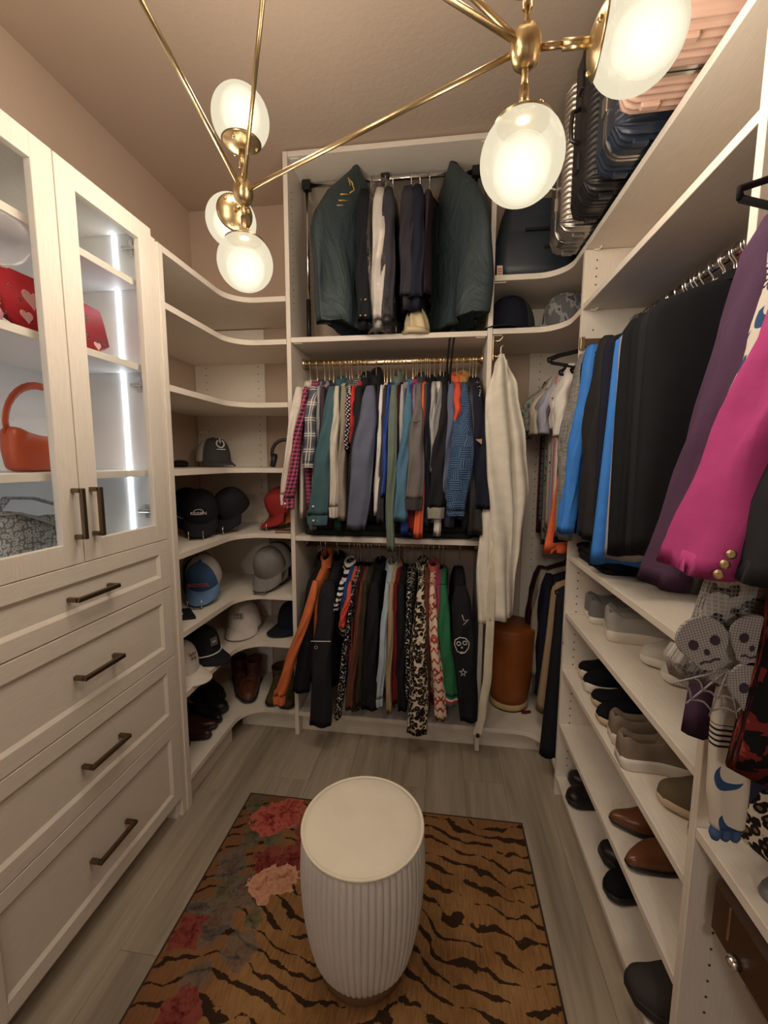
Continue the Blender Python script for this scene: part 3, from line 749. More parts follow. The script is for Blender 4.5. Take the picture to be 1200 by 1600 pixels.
def oval_logo(o, fm):
    MB().tube([(.021 * math.cos(2 * PI * k / 24), .013 * math.sin(2 * PI * k / 24) + .006, .002) for k in range(25)], .0014, 6, False).xf(fm @ M4((0, .002, 0), rz=.12)).build('oval_ring', TXW, o)
D = math.radians
# z of the shelf tops
z4, z5, z6, z7, z8 = 1.4645, 1.1225, .7885, .5225, .1425
cap('grey cap with white mesh back and power symbol on an upper shelf', (-1.31, 2.325, z4 + .033), D(52), D(2), CHC, MSHW, CHC, curve=.014, emblem=power_symbol, tz=.45)
cap('black cap lettered in a white oval leaning on its stand', (-1.205, 1.995, z5 + .117), D(26), D(33), BLKC, text=['ROSSIN'], textmat=TXW, tsize=.021, emblem=oval_logo, tz=.36, s=1.04)
cap('plain black cap tilted sideways on its stand in the corner', (-1.115, 2.165, z5 + .117), D(-14), D(33), BLKC, emblem=None, text=['~'], textmat=CHROME, tsize=.03, tz=.36, s=1.04)
cap('dark cap with pale blue piping half hidden behind the oval-logo cap', (-1.33, 2.06, z5 + .117), D(62), D(33), NAVC, rope=cloth('pale_blue_cord', (170, 190, 205)), s=1.04)
cap('red cap on its side beside the hanging shirts', (-.865, 2.285, z5 + .117), D(-52), D(33), REDC, tz=.3, s=1.04)
cap('orange cap nested behind the red cap', (-.845, 2.36, z5 + .117), D(-45), D(33), ORC, REDC, s=1.04)
cap('washed blue cap with white mesh sides and red lettering', (-1.19, 1.975, z6 + .117), D(16), D(33), BLU, MSHW, LBLU, text=['BOXER'], textmat=TXR, tsize=.030, tz=.26, s=1.04)
cap('grey mesh cap stacked behind the washed blue cap', (-1.275, 2.075, z6 + .117), D(24), D(33), NAVC, MSHG, CHC, s=1.04)
cap('mid grey cap facing forward on its stand', (-.945, 2.235, z6 + .117), D(-2), D(33), GRC, GRC, GRC, s=1.04)
cap('pale mesh cap tucked behind the mid grey cap', (-.94, 2.335, z6 + .117), D(-4), D(33), WHC, MSHW, GRC, s=1.04)
cap('dark brim cap standing behind the pale mesh cap', (-.955, 2.395, z6 + .117), D(0), D(42), BLKC, s=1.04)
cap('black five-panel cap with white rope and square patch', (-1.19, 1.90, z7 + .022), D(70), D(3), BLKC, rope=TXW, patch=(plain('dark_patch', (.10, .10, .10), .6), .0), text=['HAT'], textmat=TXW, tsize=.011, tz=.36, curve=.006)
cap('off-white cap with small black lettering deep in the corner', (-1.115, 2.245, z7 + .033), D(10), D(2), WHC, curve=.014, text=['KIND', 'KIND'], textmat=TXK, tsize=.019, tz=.42)
cap('off-white cap with handwritten black lettering at the shelf front', (-1.19, 1.70, z7 + .028), D(78), D(4), WHC, text=['Salty', 'dog'], textmat=TXK, tsize=.019, tz=.42, curve=.01)
cap('small dark cap beside the orange jacket on a low shelf', (-.83, 2.31, z7 + .033), D(-30), D(2), NAVC, curve=.014)
for lb, x, y, z, r in (('wire stand under the black oval-logo cap', -1.195, 1.945, z5, 26), ('wire stand under the plain black cap', -1.115, 2.115, z5, -6), ('wire stand under the red cap', -.895, 2.255, z5, -30),
                       ('wire stand under the washed blue cap', -1.185, 1.925, z6, 16), ('wire stand under the mid grey cap', -.945, 2.185, z6, 0)):
    capstand(lb, (x + .068 * math.sin(D(r)), y - .068 * math.cos(D(r)), z), D(r))
# small things on the cap shelves
o = thing('sunglasses_case', 'small rounded black case at the left end of a cap shelf', 'case', (-1.43, 2.19, z4))
MB().lathe([(.0, 0), (.035, .001), (.042, .012), (.040, .026), (.028, .036), (0, .04)], 20).build('shell', BLKC, o); MB().lathe([(.0425, .015), (.0425, .018), (.04, .019), (.04, .014)], 20).build('zip', DKFR, o)
o = thing('headphones', 'black over-ear headphones standing beside the white shirt', 'headphones', (-.835, 2.22, z4), (0, 0, D(20)))
MB().tube([(.07 * math.cos(D(a)), 0, .075 + .075 * math.sin(D(a))) for a in range(-20, 201, 20)], .009, 8).build('headband', BLACKP, o)
for s in (-1, 1): MB().lathe([(.0, 0), (.034, 0), (.038, .01), (.036, .026), (.025, .03), (0, .03)], 20, (s * .075, 0, .042), (-s * .9, 0, -.2)).build('ear_cup', BLACKP, o)
o = thing('folded_bandana', 'black folded cloth with white print at a shelf front', 'cloth', (-1.20, 1.715, z6), (0, 0, D(30)))
MB().prism([(-.10, -.05), (.10, -.06), (.07, .07), (-.08, .07)], 0, .014).build('folded_cloth', BLKC, o); MB().box(.0, .045, -.02, .004, .014, .0155, .0004).build('printed_mark', TXW, o)
o = thing('leather_wallet', 'thin brown leather wallet lying by the tower panel', 'wallet', (-.815, 2.125, z5), (0, 0, .05)); MB().box(-.045, .045, -.02, .02, 0, .016, .004).build('cover', plain('brown_leather_small', (.14, .05, .025), .4, 0, .5), o); MB().box(-.043, .043, -.0205, .0185, .005, .011, .001).build('pages', plain('tan_edge', (.45, .3, .16), .6), o)
# ------------------------------------------------------------------ shoes
def lerp(a, b, t): return a + (b - a) * t
def curve(pts, t):
    n = len(pts)
    for i in range(n - 1):
        (a, va), (b, vb) = pts[i], pts[i + 1]
        if t <= b or i == n - 2:
            h = b - a; u = (t - a) / h
            ma = (vb - pts[i - 1][1]) / (b - pts[i - 1][0]) if i > 0 else (vb - va) / h * 1.6
            mb = (pts[i + 2][1] - va) / (pts[i + 2][0] - a) if i < n - 2 else (vb - va) / h * 1.8
            u2, u3 = u * u, u * u * u
            return (2 * u3 - 3 * u2 + 1) * va + (u3 - 2 * u2 + u) * h * ma + (-2 * u3 + 3 * u2) * vb + (u3 - u2) * h * mb
    return pts[-1][1]
def sstep(a, b, t): u = max(0, min(1, (t - a) / (b - a))); return u * u * (3 - 2 * u)
SHOE = {
 'sneaker': dict(L=.285, w=[(0, .022), (.06, .033), (.35, .033), (.68, .047), (.88, .040), (1, .012)], h=[(0, .070), (.06, .085), (.16, .070), (.32, .072), (.44, .084), (.62, .066), (.82, .048), (1, .022)], sole=.026, op=(.04, .40)),
 'runner': dict(L=.29, w=[(0, .024), (.06, .036), (.35, .034), (.68, .049), (.88, .042), (1, .012)], h=[(0, .065), (.06, .082), (.16, .064), (.32, .066), (.44, .080), (.62, .062), (.82, .046), (1, .022)], sole=.036, op=(.04, .40)),
 'slipon': dict(L=.28, w=[(0, .022), (.06, .033), (.35, .033), (.68, .046), (.90, .040), (1, .014)], h=[(0, .055), (.06, .064), (.2, .054), (.38, .056), (.50, .058), (.75, .046), (.9, .036), (1, .018)], sole=.022, op=(.04, .46)),
 'dress': dict(L=.31, w=[(0, .020), (.06, .030), (.35, .029), (.66, .044), (.86, .031), (1, .008)], h=[(0, .055), (.06, .066), (.2, .056), (.36, .058), (.46, .064), (.7, .048), (.88, .032), (1, .014)], sole=.014, op=(.04, .43)),
 'slipper': dict(L=.28, w=[(0, .030), (.06, .042), (.35, .043), (.68, .054), (.88, .049), (1, .020)], h=[(0, .012), (.1, .014), (.40, .016), (.46, .058), (.62, .060), (.82, .048), (1, .022)], sole=.024, op=(.02, .42)),
 'chukka': dict(L=.295, w=[(0, .024), (.06, .035), (.35, .034), (.68, .049), (.88, .043), (1, .014)], h=[(0, .095), (.06, .105), (.16, .098), (.32, .100), (.42, .100), (.58, .070), (.82, .050), (1, .022)], sole=.022, op=(.04, .38)),
}
def shoe(label, kind, loc, rz, up, sole, lace=None, mirror=1, group=None, shaft=0., s=1., tip=None, name=None):
    k = SHOE[kind]; L = k['L']
    o = thing(name or ('boot' if shaft else 'shoe'), label, 'boot' if shaft else 'shoe', loc, (0, 0, rz), group); o.scale = (s, s, s)
    NT, NK = 40, 24; sh = k['sole']; rings = []; uvs = []; srl = []
    cx = lambda t: mirror * .010 * (sstep(.3, .75, t) - 1.3 * sstep(.75, 1., t))
    for i in range(NT + 1):
        t = i / NT; t = t + .012 * math.sin(2 * PI * t) * 0; w = curve(k['w'], t); h = curve(k['h'], t); y = L * (.5 - t); spring = .010 * sstep(.75, 1, t)
        opn = sstep(k['op'][0] - .03, k['op'][0] + .03, t) * (1 - sstep(k['op'][1] - .04, k['op'][1] + .02, t))
        ring = []; uv = []
        for j in range(NK + 1):
            a = PI * j / NK; c, sn = math.cos(a), math.sin(a)
            x = w * .95 * math.copysign(abs(c) ** .75, c); z = h * sn ** .7
            if opn > 0 and abs(c) < .62:
                dip = lerp(h * .92, h * .30, sstep(.62, .42, abs(c))) if abs(c) > .42 else h * .30
                z = lerp(z, min(z, dip), opn)
            ring.append((x + cx(t), y, sh * .8 + z + spring)); uv.append((x + y, z))
        rings.append(ring); uvs.append(uv)
        srl.append((w, y, spring, cx(t)))
    MB().loft(rings, uvs, True, True, False).build('upper', up, o)
    left = [(w * 1.05 + c, y, s_) for w, y, s_, c in srl]; right = [(-w * 1.05 + c, y, s_) for w, y, s_, c in srl[::-1]]
    ol = left + right; n = len(ol)
    rr = []
    for zz, kx in ((0, .93), (.003, 1.), (sh * .75, 1.02), (sh, .98)):
        rr.append([(x * kx, y * (1 + (kx - 1) * .4), zz + s_ * (1 if zz > .001 else .9)) for x, y, s_ in ol])
    MB().loft(rr).build('sole', sole, o)
    ins = [[(w * .5 * sx + c, y, sh * .8 + curve(k['h'], .5 - y / L) * .315) for sx in (-1, 1)] for w, y, s_, c in srl if k['op'][0] + .02 < .5 - y / L < k['op'][1] - .03]
    if len(ins) > 2: MB().loft(ins, None, False, False, False).build('insole', plain('dark_insole', (.035, .03, .028), .9), o)
    if lace:
        m = MB()
        for q in range(5):
            t = .46 + .05 * q; w = curve(k['w'], t); h = curve(k['h'], t); y = L * (.5 - t); sg = 1 if q % 2 else -1
            MB().tube([(cx(t) + w * .55 * -1, y, sh * .8 + h * .86 + .002), (cx(t), y - .004 * sg, sh * .8 + h + .004), (cx(t) + w * .55, y - .008 * sg, sh * .8 + h * .84 + .002)], .0025, 6).build('lace', lace, o)
        y = L * (.5 - .45); h = curve(k['h'], .45); lp = []
        for sg in (-1, 1):
            MB().tube([(cx(.45) + sg * x, y + yy, sh * .8 + h + z) for x, yy, z in ((.002, 0, .004), (.014, -.004, .014), (.026, -.010, .008), (.020, -.016, .000), (.006, -.006, .003))], .0022, 6).build('lace_loop', lace, o)
    if shaft:
        rs = []
        for q in range(9):
            f = q / 8; z = sh + .055 + shaft * f; hw_ = .040 + .008 * f; hl = .058 + .006 * f
            rs.append([(hw_ * math.cos(2 * PI * j / 24) * (1 + .02 * math.sin(9 * f + j)), L * .5 - .075 + hl * math.sin(2 * PI * j / 24) * (1 + .02 * math.cos(7 * f + j * 2)), z) for j in range(24)])
        top = rs[-1]; inner = [[(x * .9, (y - (L * .5 - .075)) * .9 + L * .5 - .075, z - dz) for x, y, z in top] for dz in (0, .10)]
        MB().loft(rs + inner, None, False, True).build('shaft', up, o)
    if tip: tip(o)
    return o
lea = lambda n, c, r=.35: plain(n, c, r, 0, .5, .12, .06, 90)
BRL = lea('brown_polished_leather', (.14, .050, .022), .28); BKL = lea('black_leather', (.010, .009, .009), .4); DBL = lea('dark_cherry_leather', (.045, .014, .010), .3)
BTL = lea('reddish_brown_boot_leather', (.11, .035, .018), .4); OLV = plain('olive_suede', (.085, .062, .030), .9, 0, .1, .12, .2, 300)
OLV2 = plain('olive_brown_nubuck', (.135, .105, .068), .9, 0, .1, .1, .2, 300)
KN = lambda n, c: cloth(n, c, 1., .9, .3, .12, 420)
GKN = KN('grey_knit', (120, 116, 112)); LGK = KN('light_grey_knit', (172, 166, 158)); WKN = KN('white_canvas', (196, 186, 170)); BKN = KN('black_knit', (22, 22, 26)); TKN = KN('taupe_knit', (132, 112, 92))
SOW = plain('white_rubber', (.72, .68, .62), .5, 0, .4, .03); SOB = plain('black_rubber', (.015, .014, .013), .6); SOT = plain('gum_rubber', (.30, .20, .12), .5); SOC = plain('cream_crepe', (.55, .44, .33), .7)
G1 = 'shoes on the right shelves'; G2 = 'shoes on the left bottom shelf'
def lace(n, c): return plain(n, c, .8)
LC = lace('grey_lace', (.36, .34, .31)); LT = lace('taupe_lace', (.25, .18, .13)); LB = lace('black_lace', (.02, .02, .02))
e1, e2, e3, e4 = .8625, .6045, .3485, .0945
TOE, HEEL = D(-90), D(90)
shoe('grey knit sneaker nearest the far panel, heel to the room', 'sneaker', (.765, 1.79, e1), D(84), GKN, SOW, LC, 1, G1, 0., 1.06)
shoe('grey knit sneaker second from the far panel, heel to the room', 'sneaker', (.755, 1.715, e1), D(80), GKN, SOW, LC, -1, G1, 0., 1.06)
shoe('light grey running shoe beside the grey sneakers', 'runner', (.79, 1.635, e1), D(86), LGK, SOW, LC, 1, G1, 0., 1.06)
shoe('light grey running shoe beside the white sneakers', 'runner', (.768, 1.545, e1), D(78), LGK, SOW, LC, -1, G1, 0., 1.1)
shoe('white canvas sneaker farther of the pair on the top shoe shelf', 'sneaker', (.785, 1.40, e1), D(-76), WKN, SOW, None, 1, G1)
shoe('white canvas sneaker nearer of the pair on the top shoe shelf', 'sneaker', (.795, 1.29, e1), D(-78), WKN, SOW, None, -1, G1)
def whitemark(o):
    for k in range(2): MB().box(-.006 + .012 * k - .004, -.006 + .012 * k + .004, -.012, -.004, .094, .098, .001).build('eyelet', SOW, o)
shoe('black trainer with white sole closest to the far panel', 'runner', (.735, 1.775, e2), D(-84), BKN, SOW, LB, 1, G1)
shoe('black trainer with white sole next to black slip-ons', 'runner', (.72, 1.672, e2), D(-86), BKN, SOW, LB, -1, G1)
shoe('black slip-on with pale sole beside the black trainers', 'slipon', (.715, 1.565, e2), D(-88), BKN, SOC, None, 1, G1)
shoe('black slip-on with pale sole beside the taupe shoes', 'slipon', (.695, 1.463, e2), D(-88), BKN, SOC, None, -1, G1)
shoe('taupe knit shoe with white sole, farther of its pair', 'runner', (.708, 1.352, e2), D(84), TKN, SOW, LT, 1, G1)
shoe('taupe knit shoe with white sole, nearer of its pair', 'runner', (.690, 1.248, e2), D(86), TKN, SOW, LT, -1, G1)
shoe('olive nubuck chukka with stitched pale sole, farther of its pair', 'chukka', (.735, 1.118, e2), D(-82), OLV2, SOC, None, 1, G1)
shoe('olive nubuck chukka next to the near panel', 'chukka', (.75, 1.0, e2), D(-86), OLV2, SOC, None, -1, G1)
shoe('brown pointed leather dress shoe, farther of its pair', 'dress', (.715, 1.325, e3), D(-84), BRL, BKL, None, 1, G1)
shoe('brown pointed leather dress shoe, nearer of its pair', 'dress', (.70, 1.19, e3), D(-80), BRL, BKL, None, -1, G1)
shoe('black leather flat farthest back on the bottom shelf', 'slipon', (.725, 1.80, e4), D(-86), BKL, SOB, None, 1, G1)
shoe('black leather flat second on the bottom shelf', 'slipon', (.685, 1.70, e4), D(-84), BKL, SOB, None, -1, G1)
shoe('black strapped sandal beside a black slip-on', 'slipper', (.73, 1.445, e4), D(-84), BKL, SOB, None, 1, G1)
shoe('black slip-on with brown tongue on the bottom shelf', 'slipon', (.695, 1.335, e4), D(-78), BKN, SOB, None, -1, G1)
shoe('wide dark grey felt slipper nearest on the bottom shelf', 'slipper', (.675, 1.055, e4), D(-80), KN('dark_felt', (62, 56, 54)), SOB, None, 1, G1, 0., 1.12)
for lb, x, y, r, kind, u, so, lc, mi, sh in (
    ('dark cherry dress shoe at the front of the left bottom shelf', -1.245, 1.80, 92, 'dress', DBL, BKL, None, 1, 0),
    ('dark cherry dress shoe behind the front one', -1.255, 1.875, 90, 'dress', DBL, BKL, None, -1, 0),
    ('black shoe nearest the cabinet on the left bottom shelf', -1.30, 1.705, 95, 'chukka', BKL, SOB, LB, 1, 0),
    ('black lace-up shoe third along the left bottom shelf', -1.255, 1.955, 80, 'dress', BKL, SOB, LB, 1, 0),
    ('black boot beside the brown boots in the left corner', -1.255, 2.07, 62, 'chukka', BKL, SOB, LB, -1, .08),
    ('black boot at the back of the left corner', -1.32, 2.17, 58, 'chukka', BKL, SOB, LB, 1, .08),
    ('reddish brown laced boot farther in the corner', -1.165, 2.27, 34, 'chukka', BTL, SOB, LB, 1, .09),
    ('reddish brown laced boot with loose black lace', -1.082, 2.245, 14, 'chukka', BTL, SOB, LB, -1, .09),
    ('olive suede boot left of its pair by the orange jacket', -.922, 2.235, 8, 'chukka', OLV, SOB, None, 1, .06),
    ('olive suede boot next to the tower panel', -.822, 2.218, 2, 'chukka', OLV, SOB, None, -1, .06)):
    shoe(lb, kind, (x, y, .1425), D(r), u, so, lc, mi, G2, sh)
o = thing('shoe_lace', 'loose pale shoelace hanging over the shoe shelf edge', 'lace', (.6, 1.80, .8626)); 
p = [(.05, .0, .002), (.0, .012, .002), (-.045, .02, .003), (-.0605, .022, .0), (-.062, .022, -.03), (-.063, .0225, -.085), (-.0635, .022, -.125)]
MB().tube(p, .0022, 6).build('cord', SOW, o); MB().tube([p[-1], (-.0635, .022, -.14)], .0026, 6).build('aglet', CHROME, o)

# ------------------------------------------------------------------ handbags behind the glass doors
ORL = lea('orange_leather', (.50, .085, .030), .38)
o = thing('shoulder_bag', 'orange leather shoulder bag with curved strap behind the left glass door', 'handbag', (-1.25, 1.205, 1.4645), (0, 0, D(4)))
pts = [(-.125, .02), (-.118, .004), (-.09, 0), (.10, 0), (.122, .006), (.128, .03), (.122, .13), (.08, .118), (.0, .108), (-.07, .118), (-.128, .14), (-.133, .07)]
def slab(poly, th, k=.85):
    """flat shape in the y-z plane with softly rounded faces, thickness along x"""
    cx = sum(p[0] for p in poly) / len(poly); cy = sum(p[1] for p in poly) / len(poly); R = []
    for x, q in ((-th, k), (-th * .75, .95), (-th * .3, 1), (th * .3, 1), (th * .75, .95), (th, k)):
        R.append([(x, cx + (a - cx) * q, cy + (b - cy) * q) for a, b in poly])
    return MB().loft(R)
def smoothpoly(p, n=2):
    for _ in range(n):
        q = []
        for a, b in zip(p, p[1:] + p[:1]): q += [(a[0] * .75 + b[0] * .25, a[1] * .75 + b[1] * .25), (a[0] * .25 + b[0] * .75, a[1] * .25 + b[1] * .75)]
        p = q
    return p
slab(smoothpoly(pts), .03).build('body', ORL, o)
MB().tube([(0, -.122 - .004 * 0, .11)] + [(0, .0 + .125 * math.cos(D(a)), .13 + .135 * math.sin(D(a))) for a in range(172, 7, -11)] + [(0, .12, .11)], [.011] * 17, 8, True, .3).build('strap', ORL, o)
fl = MB().box(.028, .034, .03, .075, .075, .125, .003).build('tab', ORL, o)
MB().lathe([(0, 0), (.018, 0), (.019, .003), (.015, .005), (0, .005)], 20, (.034, .052, .085), (1, 0, 0)).build('gold_clasp', BRASS, o)
o = thing('acrylic_tray', 'clear acrylic tray at the foot of the orange bag', 'tray', (-1.165, 1.25, 1.4645)); MB().box(-.03, .03, -.06, .06, 0, .010, .002).build('base', GLASSM, o); MB().box(-.03, -.026, -.06, .06, .010, .026, .001).build('lip', GLASSM, o)
def mono(t, uv, x, y):
    nv = t.vm('SCALE', t.noise(uv, 40)[1]); [n for n in t.t.nodes if n.type == 'VECT_MATH'][-1].inputs['Scale'].default_value = .012; v = t.voro(t.vm('ADD', uv, nv), 70, .5); a = t.ramp(v[0], [(.18, fabc((150, 147, 140))), (.28, fabc((208, 204, 196))), (.44, fabc((208, 204, 196))), (.54, fabc((136, 133, 127)))])
    return a
MONO = pattern('grey_monogram_canvas', mono, .7); GRB = lea('pale_grey_leather', (.42, .40, .37), .5)
o = thing('saddle_bag', 'grey monogram canvas saddle bag on the lowest display shelf', 'handbag', (-1.25, 1.115, 1.2055), (0, 0, D(6)))
slab(smoothpoly([(-.13, .03), (-.10, .0), (.05, .0), (.11, .015), (.135, .07), (.13, .12), (.04, .115), (-.06, .14), (-.12, .13), (-.14, .08)]), .032).build('body', MONO, o)
slab(smoothpoly([(-.12, .065), (-.02, .038), (.11, .022), (.132, .06), (.12, .10), (.02, .125), (-.08, .155), (-.125, .13)]), .038).build('flap', MONO, o)
MB().tube([(.036, -.13, .145), (.045, -.06, .142), (.048, .03, .105), (.046, .12, .06)], .012, 8, True, .25).build('trim_band', GRB, o)
MB().tube([(-.01, -.10, .12), (.0, -.05, .185), (.02, .02, .178), (.035, .09, .15), (.03, .13, .11)], .019, 8, True, .25).build('strap', MONO, o)
MB().lathe([(.012, 0), (.012, .004), (.004, .004), (.004, 0)], 16, (.042, .10, .05), (1, 0, 0)).build('ring', CHROME, o)
REDQ = pattern('red_glitter_fabric', lambda t, uv, x, y: t.mix(t.lt(t.voro(uv, 20)[0], .28), fabc((192, 22, 34)), t.mix(t.gt(t.noise(uv, 260)[0], .55), fabc((120, 20, 34)), fabc((235, 130, 120)))), .45)
o = thing('zip_case', 'red glitter zip case with pink hearts on the second display shelf', 'bag', (-1.155, 1.215, 1.8465), (0, D(-9), D(4)))
slab(smoothpoly([(-.185, 0), (.185, 0), (.178, .155), (.16, .165), (-.17, .165), (-.185, .15)], 1), .022, .96).build('body', REDQ, o)
HRT = plain('pink_heart_applique', (.72, .40, .40), .6)
hp_ = [(16 * math.sin(a) ** 3 / 16, (13 * math.cos(a) - 5 * math.cos(2 * a) - 2 * math.cos(3 * a) - math.cos(4 * a)) / 16) for a in [2 * PI * k / 28 for k in range(28)]]
for y, z, s in ((-.145, .04, .02), (-.115, .095, .03), (-.05, .035, .026), (-.045, .135, .024), (.03, .085, .02), (.115, .03, .016), (.06, .14, .018)):
    MB().add([(.0225, y + a * s, z + b * s) for a, b in hp_] + [(.0245, y + a * s * .9, z + b * s * .9) for a, b in hp_], [list(range(28, 56))] + [[k, (k + 1) % 28, 28 + (k + 1) % 28, 28 + k] for k in range(28)], smooth=False).build('heart', HRT, o)
MB().tube([(0, -.17, .167), (0, .16, .167)], .003, 6).build('zip', BRASS, o)
o = thing('bag_charm', 'pink fluffy bag charm at the left end of the second display shelf', 'charm', (-1.16, .985, 1.8465)); MB().lathe([(0, 0), (.03, .008), (.038, .03), (.03, .05), (0, .056)], 16).build('pompom', plain('pink_fluff', (.55, .25, .3), .95), o); MB().tube([(.0, .03, .05), (.0, .05, .07), (.0, .03, .085), (0, .015, .06)], .002, 6).build('loop', BRASS, o)
o = thing('trinket', 'small gold trinket on the lowest display shelf by the door pull', 'ornament', (-1.105, 1.235, 1.2055))
MB().lathe([(.0, 0), (.020, 0), (.021, .006), (.012, .012), (.006, .02), (.006, .03)], 20).build('foot', BRASS, o); MB().tube([(0, .018 * math.cos(2 * PI * k / 20), .052 + .022 * math.sin(2 * PI * k / 20)) for k in range(21)], .005, 8, False).build('ring', BRASS, o)

# ------------------------------------------------------------------ corner things
cap('navy cap with grey crown lying on the right corner shelf', (.335, 2.28, 2.112 + .028), D(-25), D(2), NAVC, CHC, NAVC, curve=.004, group='caps on the right corner shelf', s=1.4)
cap('grey camouflage cap on the right corner shelf', (.60, 2.24, 2.112 + .028), D(-60), D(2), pattern('grey_camo', lambda t, uv, x, y: t.ramp(t.noise(uv, 22, 2)[0], [(.42, fabc((96, 94, 92))), (.5, fabc((136, 134, 130))), (.6, fabc((70, 70, 70)))], 'CONSTANT')), group='caps on the right corner shelf', s=1.35, curve=.004)
dr = at(792, 1100, 2, .137)
o = thing('storage_drum', 'tall orange-brown drum with cream bottom rim behind the white robe', 'drum', (dr.x + .01, 2.345, .1352))
MB().lathe([(.098, .03), (.112, .10), (.128, .25), (.136, .38), (.138, .46), (.133, .47)], 48).build('barrel', plain('orange_brown_lacquer', (.30, .085, .018), .45, 0, .4, .08), o)
MB().lathe([(.100, .006), (.107, .010), (.108, .035), (.099, .040)], 48).build('cream_rim', plain('straw_rim', (.58, .42, .20), .6), o)
MB().lathe([(.098, 0), (.104, .001), (.104, .007), (.098, .008)], 48).build('black_foot', BLACKP, o)
o = thing('red_tag', 'small dark red scrap on the right corner floor shelf', 'tag', (*at(822, 1113, 2, .137)[:2], .1355), (0, 0, .3)); MB().prism([(-.03, -.008), (-.01, -.014), (.025, -.008), (.03, .006), (0, .012), (-.025, .008)], 0, .006).build('scrap', plain('dark_red', (.16, .012, .010), .7), o)
MB().prism([(-.01, -.004), (.01, -.004), (.01, .004), (-.01, .004)], .006, .0075).build('fold', plain('dark_red', 0), o)
# brown case resting high under the low shelf of the near right unit
o = thing('brown_case', 'dark brown case with thin metal trim under the near right shelf', 'case', (.70, .45, 0))
DBC = lea('dark_brown_case', (.055, .026, .013), .32)
MB().box(.568, .86, .02, .852, .546, .668, .012).build('body', DBC, o, True)
MB().box(.612, .85, .03, .848, .505, .545, .004).build('base_rail', DBC, o, True)
MB().box(.5655, .5685, .02, .74, .556, .561, .0008).build('metal_trim', CHROME, o, True)
MB().box(.5655, .5685, .79, .796, .585, .655, .0008).build('side_trim', CHROME, o, True)
MB().lathe([(.012, 0), (.012, .012), (.007, .018), (0, .018)], 14, (.568, .765, .572), (-1, 0, 0)).build('clasp', CHROME, o, True)
for x, y in ((.64, .05), (.82, .05), (.82, .84)): MB().box(x - .008, x + .008, y - .008, y + .008, 0.001, .506, .002).build('leg', DBC, o, True)
